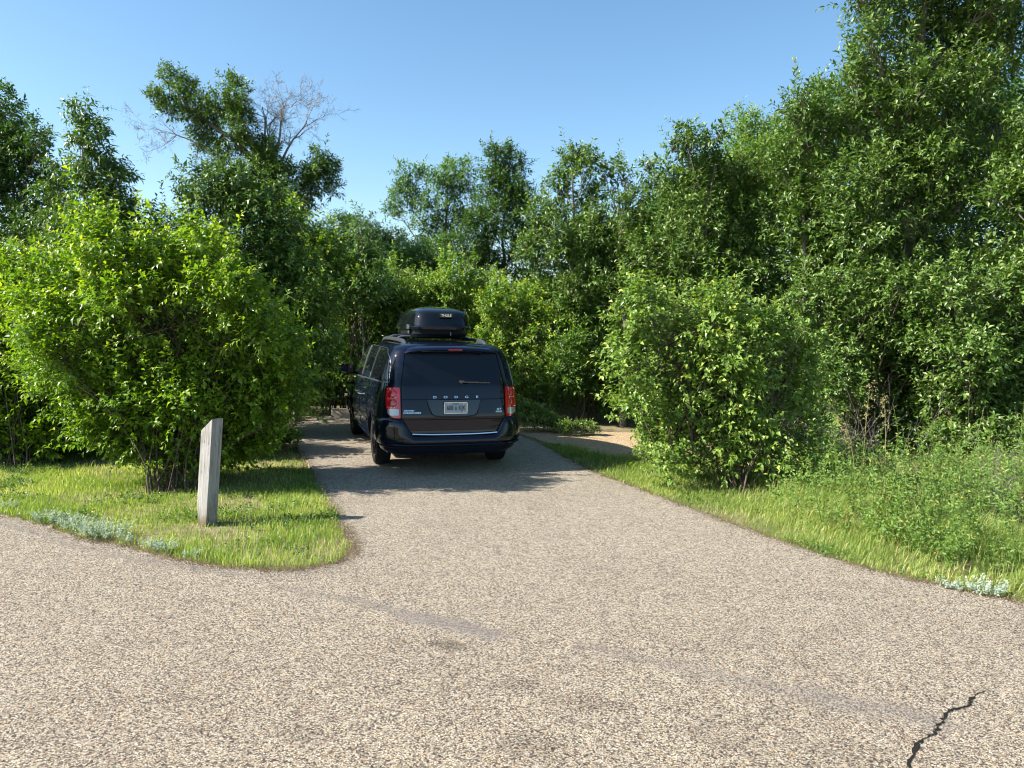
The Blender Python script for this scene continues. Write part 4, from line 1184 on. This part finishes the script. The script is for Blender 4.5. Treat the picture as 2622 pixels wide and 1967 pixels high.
tree('ash_tree', 'tree cut by the right edge of the photo with low hanging branches', 'tree', (8.3, 12.2, 0),
     [(2600, 530, 45), (2640, 330, 45), (2610, 400, 60), (2560, 500, 45), (2500, 830, 70), (2640, 480, 60), (2570, 450, 35), (2610, 700, 70), (2660, 780, 100), (2570, 770, 65), (2640, 900, 100), (2560, 950, 85), (2650, 1040, 90), (2500, 700, 55), (2650, 600, 45), (2720, 500, 100), (2740, 700, 120)], 36, None, M['ash'], M['bark'], 12.2, cover=.7, leafsz=(.135, .048), L=.34, nleaf=10, group='ash trees round the campsite', k=8, spires=30)
# --- understorey at the right
plant('undergrowth_shrub', 'dark leafy understorey bush in the shade of the tallest tree', 'bush', (6.0, 12.9, 0),
      [(2190, 740, 95), (2090, 780, 80), (2320, 760, 100), (2240, 870, 105), (2350, 880, 100), (2160, 900, 90), (2290, 960, 70), (2130, 980, 70), (2230, 1070, 80, 13.2), (2330, 1090, 75, 13), (2150, 1110, 65, 13), (2400, 1010, 60, 13)], 37, None, M['ash'], M['stem'], 12.8, cover=.7, leafsz=(.12, .046), L=.32, nleaf=9, multi=14, trunk_r=.022, partnames=('stems', 'foliage'), group='understorey bushes at the right', k=8)
plant('undergrowth_shrub', 'leafy understorey bush with low hanging sprays above the tall weeds', 'bush', (7.2, 12.2, 0),
      [(2450, 770, 75), (2480, 890, 90), (2430, 980, 80), (2530, 1040, 75), (2480, 1110, 60), (2590, 1130, 60), (2390, 860, 70), (2440, 1130, 55), (2380, 1080, 60, 12.4), (2600, 1060, 60)], 38, None, M['ash'], M['stem'], 11.8, cover=.7, leafsz=(.115, .046), L=.32, nleaf=9, multi=12, trunk_r=.022, partnames=('stems', 'foliage'), group='understorey bushes at the right', k=8)
# --- thicket behind the van
thick = [('dark shaded bush beyond the left front of the minivan', 'under', 17.6, [(880, 790, 65), (940, 820, 75), (870, 890, 75), (820, 920, 65), (900, 960, 75), (840, 990, 50), (780, 1000, 60)], .15),
         ('green bush directly behind the roof box', 'cherry2', 18.0, [(1010, 730, 60), (1060, 760, 70), (990, 800, 70), (1080, 820, 70), (1000, 900, 70)], .25),
         ('loose grey green bush just left of the roof box top', 'under', 17.2, [(930, 730, 55), (880, 720, 45), (960, 760, 60), (900, 760, 50)], .2),
         ('bush with pale yellow tips to the right of the roof box', 'yellowish', 18.0, [(1180, 730, 65), (1240, 760, 70), (1150, 800, 65), (1240, 850, 75), (1190, 900, 70)], .35),
         ('yellow flecked bush behind the right rear of the minivan', 'yellowish', 17.0, [(1300, 790, 65), (1360, 780, 55), (1380, 850, 75), (1310, 880, 75), (1400, 950, 65), (1330, 1000, 55)], .5),
         ('dull green bush between the yellow flecked one and the rounded bush', 'under', 16.2, [(1450, 800, 65), (1520, 850, 75), (1470, 920, 75), (1540, 960, 70), (1460, 1010, 50), (1550, 1040, 45)], .2),
         ('pale bush low on the skyline left of the slanting trunk', 'ashlight', 20.5, [(1040, 650, 45), (960, 690, 50), (1100, 690, 45), (1010, 700, 50)], .3)]
for i, (lab, mt, D, lob, yg) in enumerate(thick):
    cx = np.mean([at(a, b, D)[0] for a, b, *_ in lob])
    plant('thicket_shrub', lab, 'bush', (cx, D, 0), lob, 50 + i, None, M[mt], M['stem'], D, cover=.8, leafsz=(.11, .044), L=.3, nleaf=10, young=yg, multi=12, trunk_r=.018, partnames=('stems', 'foliage'), group='bushes behind the minivan', k=8, spires=18, dj=.6)
# low leafy plants beside the van
plant('weed_clump', 'clump of pale wilting weeds low down beside the right rear of the minivan', 'weeds', (*gp(1370, 1098), 0),
      [(1345, 1075, 22), (1375, 1060, 26), (1410, 1080, 24), (1340, 1045, 18), (1430, 1085, 16)], 61, None, M['weed'], M['stem'], 14.6, cover=1.0, leafsz=(.09, .03), L=.2, nleaf=8, young=.5, multi=8, trunk_r=.006, partnames=('stems', 'leaves'), dj=.15, k=5, droop=.5, sag=.35)
plant('weed_clump', 'small flat clump of bright weeds at the edge of the tan gravel', 'weeds', (*gp(1480, 1112), 0),
      [(1460, 1096, 15), (1490, 1097, 17), (1520, 1101, 12), (1445, 1096, 11)], 62, None, M['weed'], M['stem'], 14.2, cover=1.2, leafsz=(.07, .03), L=.14, nleaf=7, young=.1, multi=5, trunk_r=.005, zmin=.0, partnames=('stems', 'leaves'), dj=.15, k=5)
plant('weed_clump', 'leafy weeds on the gravel edge beside the left foot of the rounded bush', 'weeds', (*gp(1650, 1190), 0),
      [(1650, 1165, 26), (1670, 1140, 26), (1690, 1185, 28), (1635, 1195, 16)], 63, None, M['weed'], M['stem'], 11.2, cover=1.0, leafsz=(.06, .035), L=.2, nleaf=8, young=.15, multi=6, trunk_r=.006, partnames=('stems', 'leaves'), dj=.15, k=5)
plant('weed_clump', 'sunlit broad leaved weeds on the left edge of the drive near the minivan', 'weeds', (*gp(715, 1170), 0),
      [(690, 1160, 24), (720, 1165, 24), (745, 1170, 18), (660, 1165, 22)], 64, None, M['weed'], M['stem'], 12.0, cover=1.2, leafsz=(.07, .04), L=.16, nleaf=7, young=.1, multi=6, trunk_r=.005, partnames=('stems', 'leaves'), dj=.15, k=5)

# ---- dead twiggy brush under the right trees
def brush(name, label, base, n, h, spread, seed, mat, cat='brush'):
    g = np.random.default_rng(seed); P = []; Rr = []
    for i in range(n):
        a = np.array([g.normal() * spread, g.normal() * spread * .6, 0]); d = unit(np.array([g.normal() * .5, g.normal() * .5, 1.0])); L = h * g.uniform(.5, 1.1)
        p = a + d * L * np.linspace(0, 1, 5)[:, None] + np.cumsum(g.normal(size=(5, 3)) * .03, 0); P.append(p); Rr.append(np.linspace(.006, .002, 5))
        for _ in range(5):
            j = g.integers(1, 5); d2 = unit(d + g.normal(size=3) * .9); p2 = p[j] + d2 * L * g.uniform(.15, .4) * np.linspace(0, 1, 5)[:, None] + np.cumsum(g.normal(size=(5, 3)) * .015, 0); P.append(p2); Rr.append(np.linspace(.0035, .0012, 5))
    V, Fq = tubes_np(P, Rr, 3)
    o = mesh_np(name, V, [Fq], mat); o.location = (*base, 0)
    tag(o, label, cat); return o
brush('dead_brush', 'thicket of bare grey twigs in the dark gap right of the rounded bush', (5.0, 12.0), 70, 1.0, .5, 1, M['brush'])
brush('dead_brush', 'bare dead twigs sticking up out of the tall weeds near the right edge', gp(2545, 1330), 30, .95, .16, 2, M['brush'])
brush('dead_brush', 'tangle of dark bare stems under the left bushes beside the drive', (-4.9, 11.9), 60, 1.0, .35, 3, M['stem'])

# ---- dense woods closing the view behind
g = np.random.default_rng(77)
def wood(name, label, x0, x1, y0, y1, hfun, n, seed, mat, ll=(.20, .09)):
    g = np.random.default_rng(seed)
    xs = g.uniform(x0, x1, n); ys = g.uniform(y0, y1, n)
    hh = np.array([hfun(x) for x in xs]); zz = hh * g.uniform(0, 1, n) ** .8
    st = np.stack([xs, ys, zz], 1); sd = unit(g.normal(size=(n, 3)) * .6 + np.array([0, -.2, .8]))
    V, Fq, v, yg, sp = leaves_from_shoots(g, st, sd, .4, 8, ll[0], ll[1], youngfrac=.1)
    o = mesh_np(name, V, [Fq], mat, None, {'v': v, 'young': yg}); tag(o, label, 'woods', kind='stuff'); return o
wood('far_woods', 'dense dark woodland filling the background behind the bushes', -16, 5, 22, 27, lambda x: 3.3 + .35 * math.sin(x * 1.7) + .2 * math.sin(x * 4.1), 14000, 1, M['darkelm'])
wood('far_woods', 'dense dark woodland closing the view behind the right hand trees', 1.5, 18, 17.5, 23, lambda x: float(np.interp(x, [1.5, 3.5, 5, 7, 9, 18], [4.4, 5.0, 6.0, 7.4, 8.6, 8.6])) + .4 * math.sin(x * 1.9), 26000, 2, M['darkelm'])
wood('undergrowth', 'dark leafy undergrowth beneath the left trees', -14, -5.2, 12.8, 18, lambda x: 2.2, 7000, 3, M['under'], (.12, .05))
wood('undergrowth', 'dark leafy undergrowth closing the gaps beneath the bushes beyond the minivan', -5.5, 3, 18.8, 22, lambda x: 2.0, 6000, 5, M['under'], (.13, .055))
wood('undergrowth', 'dark leafy undergrowth beneath the right trees', 2.6, 12, 13.2, 16, lambda x: 2.2, 6500, 4, M['under'], (.12, .05))

# ================================================================== GRASS & WEEDS
PV = PAVE
def scatter(g, n, x0, x1, y0, y1, polyin=None, dens=None):
    x = g.uniform(x0, x1, n); y = g.uniform(y0, y1, n)
    k = ~in_poly(x, y, PV)
    e_ = np.array(LE + RE); ins = np.where(~k)[0]
    ins = ins[g.uniform(0, 1, len(ins)) < .9]
    for q in range(0, len(ins), 4000):
        b_ = ins[q:q + 4000]
        dm = np.min(np.hypot(x[b_][:, None] - e_[None, :, 0], y[b_][:, None] - e_[None, :, 1]), 1)
        k[b_[dm < .02 + .2 * g.uniform(0, 1, len(b_)) ** 2.2 * np.clip(.35 + np.sin(x[b_] * 7 + 2 * np.sin(y[b_] * 3)) * np.sin(y[b_] * 9), 0, 1.4)]] = True
    if polyin is not None: k &= in_poly(x, y, polyin)
    if dens is not None: k &= g.uniform(0, 1, n) < dens(x, y)
    return x[k], y[k]
def edge_shift(line, dx, dy): return [(a + dx, b + dy) for a, b in line]
lp = [gp(*p) for p in [(-500, 1235), (0, 1316), (300, 1392), (600, 1458), (860, 1445), (900, 1400), (860, 1310), (810, 1235), (750, 1130), (748, 1100)]] + [(-4.6, 15.5), (-14, 15.5)]
rp_ = [gp(1335, 1115), gp(1400, 1130), gp(1560, 1172), gp(1700, 1175)] + [(4, 12.2), (14, 12.2), (14, 2.8), gp(3400, 1660), gp(2622, 1542), gp(2150, 1435), gp(1800, 1314), gp(1530, 1212), gp(1400, 1145)]
g = np.random.default_rng(101)
bare = gp(530, 1352)
def ld(x, y):
    d = np.hypot((x - bare[0] - .15) / 1.5, (y - bare[1]) / .55)
    pat = .5 + .5 * np.sin(x * 3.1 + 1.3 * np.sin(y * 2.3)) * np.sin(y * 3.7 + x)
    far_ = np.where(y > 10.5, .35, 1.0)
    pt = np.sin(x * 1.7 + 2 * np.sin(y * 1.1)) * np.sin(y * 2.9 + 1.7 * np.sin(x * 2.3))
    return np.clip(.12 + d * .8, 0, 1) * np.clip(.62 + .55 * pt, .22, 1) * (.7 + .3 * pat) * far_
x, y = scatter(g, 420000, -9.5, -1.2, 6.0, 13.5, lp, ld)
hh = .05 + .035 * np.clip((7.3 - y) / 1.0, 0, 1) + .02 * np.sin(x * 2.2) + .05 * (g.uniform(0, 1, len(x)) < .06)
tag(grass_mesh('grass', g, x, y, hh, .0055, .55, M['grass'], ZG, youngp=.22), 'short sunlit grass on the verge around the timber post', 'grass', kind='stuff')
x, y = scatter(g, 420000, 0.2, 10, 4.5, 13, rp_, lambda x, y: .55 + .45 * np.sin(x * 2.7 + y) * np.sin(y * 2.1))
dd = np.min([np.hypot(x - a, y - b) for a, b in RE[::6]], 0)
k = g.uniform(0, 1, len(x)) < np.clip(1.25 - dd * .35, .22, 1)
x, y, dd = x[k], y[k], dd[k]
hh = .055 + np.clip(dd - .15, 0, 1.3) * .19 * (.6 + .4 * np.sin(x * 1.9))
tag(grass_mesh('grass', g, x, y, hh, .006, .5, M['grass2'], ZG, dirx=(.22, -.12), youngp=.14), 'grass growing longer away from the right edge of the drive', 'grass', kind='stuff')

# silver sage plants at the pavement edges
def sage(x, y, r, seed, label):
    g = np.random.default_rng(seed); n = int(36 * (r / .12) ** 1.5)
    az = g.uniform(0, 6.28, n); rr = r * np.sqrt(g.uniform(0, 1, n)) * .8
    st = np.stack([rr * np.cos(az), rr * np.sin(az), np.zeros(n)], 1)
    sd = unit(np.stack([np.cos(az) * .5, np.sin(az) * .5, np.full(n, .9)], 1) + g.normal(size=(n, 3)) * .2)
    V, Fq, v, yg, sp = leaves_from_shoots(g, st, sd, r * .9, 12, .035, .012, youngfrac=.2)
    o = mesh_np('silver_sage', V, [Fq], M['silver'], None, {'v': v, 'young': yg}); o.location = (x, y, 0)
    tag(o, label, 'plant', 'silver sage plants at the road edge'); return o
sg_list = [((118, 1332), .13, 'small silver plant furthest left along the road edge'), ((155, 1342), .14, 'silver plant second from the left along the road edge'), ((188, 1352), .15, 'silver plant third from the left along the road edge'),
           ((232, 1368), .19, 'broad silver grey plant in the middle of the road edge row'), ((280, 1375), .19, 'largest silver grey plant, right of the middle of the road edge row'), ((318, 1384), .08, 'tiny silver tuft right of the largest silver plant'),
           ((385, 1400), .10, 'low silver plant left of the post in front of the grass'), ((420, 1410), .12, 'low silver plant closest to the post at the road edge'), ((490, 1425), .08, 'small silver sprig at the road edge directly below the post'), ((20, 1300), .09, 'silver plant at the left edge of the photo'),
           ((2440, 1506), .09, 'silver plant at the right pavement edge, left one of the pair'), ((2530, 1522), .15, 'wide silver plant at the right pavement edge near the corner')]
for i, ((a, b), r, lab) in enumerate(sg_list):
    X_, Y_ = gp(a, b); sage(X_, Y_ + r * .2, r * .85, 200 + i, lab)

# leafy weeds standing in the right verge
def weed(x, y, h, seed, label, mat='weed', seedhead=False, cat='weed', group='tall weeds on the right verge'):
    g = np.random.default_rng(seed)
    root = empty('tall_weed', (x, y, ZG)); ns = g.integers(2, 5)
    st = np.stack([g.normal(size=ns) * .04, g.normal(size=ns) * .04, np.zeros(ns)], 1)
    sd = unit(np.stack([g.normal(size=ns) * .14, g.normal(size=ns) * .14, np.ones(ns)], 1))
    V, Fq, v, yg, sp = leaves_from_shoots(g, st, sd, h, 34, .075, .028, ang=.3, droop=.05, youngfrac=.15, base_t=.1)
    b_st = np.repeat(st, 9, 0) + np.repeat(sd, 9, 0) * (h * g.uniform(.25, .95, (ns * 9, 1)))
    V2, F2, v2, y2, sp2 = leaves_from_shoots(g, b_st, unit(g.normal(size=(ns * 9, 3)) * .6 + np.array([0, 0, .7])), h * .24, 9, .052, .020, youngfrac=.2)
    Fq = np.concatenate([Fq, F2 + len(V)]); V = np.concatenate([V, V2]); v = np.concatenate([v, v2]); yg = np.concatenate([yg, y2])
    mesh_np('leaves', V, [Fq], M[mat], root, {'v': v, 'young': yg})
    V3, F3 = tubes_np(sp, np.tile(np.array([[.004, .003, .002]]), (len(sp), 1)), 4)
    mesh_np('stems', V3, [F3], M['under'], root, {'v': np.full(len(F3), .5), 'young': np.full(len(F3), .3)})
    tag(root, label, cat, group)
wl = [(2150, 1300, .95, 'tallest pale weed standing alone at the left end of the weed bank'), (2120, 1310, .6, 'shorter weed just left of the tallest pale one'), (2205, 1310, .8, 'leafy weed right beside the drooping grass plume'), (2240, 1330, .55, 'low weed in front of the dark gap'),
      (2290, 1345, .6, 'bushy weed in the middle of the weed bank near the pavement'), (2350, 1300, .85, 'upright weed reaching into the dark gap below the tallest tree'), (2400, 1340, .7, 'weed in the centre of the bank with yellow leaf tips'), (2440, 1310, .85, 'tall weed left of the bare dead twigs'),
      (2480, 1380, .65, 'leafy weed in front of the bare dead twigs'), (2510, 1320, .8, 'weed growing through the bare dead twigs'), (2580, 1340, .85, 'tall weed right of the bare dead twigs'), (2610, 1300, .95, 'tall weed at the right edge of the photo'), (2590, 1420, .6, 'low leafy weed in the lower right of the bank'),
      (2340, 1380, .5, 'short weed near the pavement edge in the middle of the bank'), (2430, 1420, .45, 'short weed nearest the pavement'), (2320, 1310, .75, 'mid height weed behind the bushy one'), (2270, 1300, .7, 'weed under the nodding seed heads')]
for i, (a, b, h, lab) in enumerate(wl):
    X_, Y_ = gp(a, b + 40); weed(X_, Y_, h * 1.3, 300 + i, lab)
# filler of low weeds nobody could count
g = np.random.default_rng(400)
wp_ = [gp(*p) for p in [(1980, 1330), (2150, 1385), (2350, 1430), (2622, 1490), (2900, 1540)]] + [(9.5, 8.5), (9.5, 11.2), (4.2, 11.2)]
x = g.uniform(2, 10, 30000); y = g.uniform(5, 12, 30000); k = in_poly(x, y, wp_) & (g.uniform(0, 1, 30000) < .18 + .3 * np.sin(x * 3) * np.sin(y * 2.5)); x, y = x[k], y[k]
st = np.stack([x, y, np.full(len(x), 0.0)], 1); st[:, 2] += g.uniform(0, .35, len(x)) * np.clip((y - 6) / 3, .2, 1)
V, Fq, v, yg, sp = leaves_from_shoots(g, st, unit(g.normal(size=(len(x), 3)) * .45 + np.array([0, 0, 1])), .26, 8, .068, .027, youngfrac=.1)
tag(mesh_np('low_weeds', V, [Fq], M['weed'], None, {'v': v, 'young': yg}), 'tangle of low leafy weeds filling the right verge', 'weeds', kind='stuff')
# leaf litter / creeping plants along left verge tip
# grass seed heads
def plume(x, y, h, bend, seed, label, name='grass_plume'):
    g = np.random.default_rng(seed)
    p0 = np.array([0, 0, 0]); p1 = np.array([bend * .1, 0, h * .8]); p2 = np.array([bend, -.02, h])
    P = bez(p0, p1, p2, 12)
    V, Fq = tubes_np([P], [np.linspace(.003, .0012, 12)], 4)
    V0, F0 = V, Fq
    st = P[7:].repeat(5, 0) + g.normal(size=(25, 3)) * .006
    sd = unit(np.tile(unit(p2 - p1)[None], (25, 1)) + g.normal(size=(25, 3)) * .5 + np.array([0, 0, -.5]))
    V, Fq, v, yg, sp = leaves_from_shoots(g, st, sd, .09, 6, .03, .008, droop=.5, youngfrac=.2)
    o = mesh_np(name, np.concatenate([V0, V]), [F0, Fq + len(V0)], M['seed'], None, {'v': np.concatenate([np.full(len(F0), .4), v]), 'young': np.concatenate([np.zeros(len(F0)), yg])})
    o.location = (x, y, ZG)
    tag(o, label, 'grass plume')
a = gp(2190, 1350); plume(a[0], a[1], 1.2, -.22, 1, 'drooping golden grass plume at the left end of the weed bank')
a = gp(2200, 1345); plume(a[0], a[1], 1.5, .03, 2, 'upright grass seed head above the drooping plume', )
a = gp(2262, 1330); plume(a[0], a[1], 1.35, -.08, 3, 'thin grass seed head in front of the dark gap')

# ---- clover and broad leaved plants in the turf, litter and loose chips along the pavement edges
g = np.random.default_rng(500)
x = np.concatenate([g.uniform(-9, -1.3, 9000), g.uniform(.5, 9, 9000)]); y = np.concatenate([g.uniform(6, 12.5, 9000), g.uniform(5, 12, 9000)])
pt = np.sin(x * 2.3 + 3 * np.sin(y * 1.9)) * np.sin(y * 3.1 + 2 * np.sin(x * 1.4))
k = ~in_poly(x, y, PV) & (in_poly(x, y, lp) | in_poly(x, y, rp_)) & (pt > .25)
x, y = x[k], y[k]
st = np.stack([x, y, np.full(len(x), ZG + .01)], 1)
V, Fq, v, yg, sp = leaves_from_shoots(g, st, unit(g.normal(size=(len(x), 3)) * .5 + np.array([0, 0, 1])), .09, 7, .036, .026, youngfrac=.0)
tag(mesh_np('clover', V, [Fq], M['under'], None, {'v': v, 'young': yg}), 'patches of clover and small broad leaved weeds in the turf', 'clover', kind='stuff')
E_ = np.array(LE + RE)
E_ = E_[(np.abs(E_[:, 0]) < 12) & (E_[:, 1] < 16)]
n = 17000
i = g.integers(0, len(E_), n)
off = g.normal(size=(n, 2)) * np.where(g.uniform(0, 1, n) < .8, .03, .12)[:, None]
x, y = E_[i, 0] + off[:, 0] + g.uniform(-.05, .05, n), E_[i, 1] + off[:, 1] + g.uniform(-.05, .05, n)
tag(grass_mesh('dry_thatch', g, x, y, .012, .005, 3.0, leafmat('straw_litter', (.12, .085, .055), (.28, .21, .13), (.07, .045, .03), .15, .8, .15), .002, youngp=.4), 'dry straw and leaf litter spilled along the pavement edges', 'litter', kind='stuff')
n = 5200
i = g.integers(0, len(E_), n)
off = g.normal(size=(n, 2)) * .13
x, y = E_[i, 0] + off[:, 0], E_[i, 1] + off[:, 1]
n2 = 1500
x = np.concatenate([x, g.uniform(-7, 8, n2)]); y = np.concatenate([y, g.uniform(3.2, 9, n2)])
k = in_poly(x, y, PV); x, y = x[k], y[k]; n = len(x)
r_ = g.uniform(.0025, .007, n)[:, None]
base_ = np.stack([x, y, np.full(n, .003)], 1)
oct_ = np.array([[1, 0, 0], [0, 1, 0], [-1, 0, 0], [0, -1, 0], [0, 0, .8], [0, 0, -.6]], float)
V = (base_[:, None, :] + oct_[None] * r_[:, None, :] * g.uniform(.6, 1.3, (n, 6, 1))).reshape(-1, 3)
f_ = np.array([[0, 1, 4], [1, 2, 4], [2, 3, 4], [3, 0, 4], [1, 0, 5], [2, 1, 5], [3, 2, 5], [0, 3, 5]])
Fq = (np.arange(n)[:, None, None] * 6 + f_[None]).reshape(-1, 3)
tag(mesh_np('loose_gravel', V, [Fq], leafmat('loose_chip', (.16, .13, .11), (.62, .56, .46), (.1, .09, .09), 0, .85, .2), None, {'v': np.repeat(g.uniform(0, 1, n), 8), 'young': np.repeat((g.uniform(0, 1, n) < .2) * 1.0, 8)}), 'loose stone chips scattered over the pavement', 'gravel', kind='stuff')
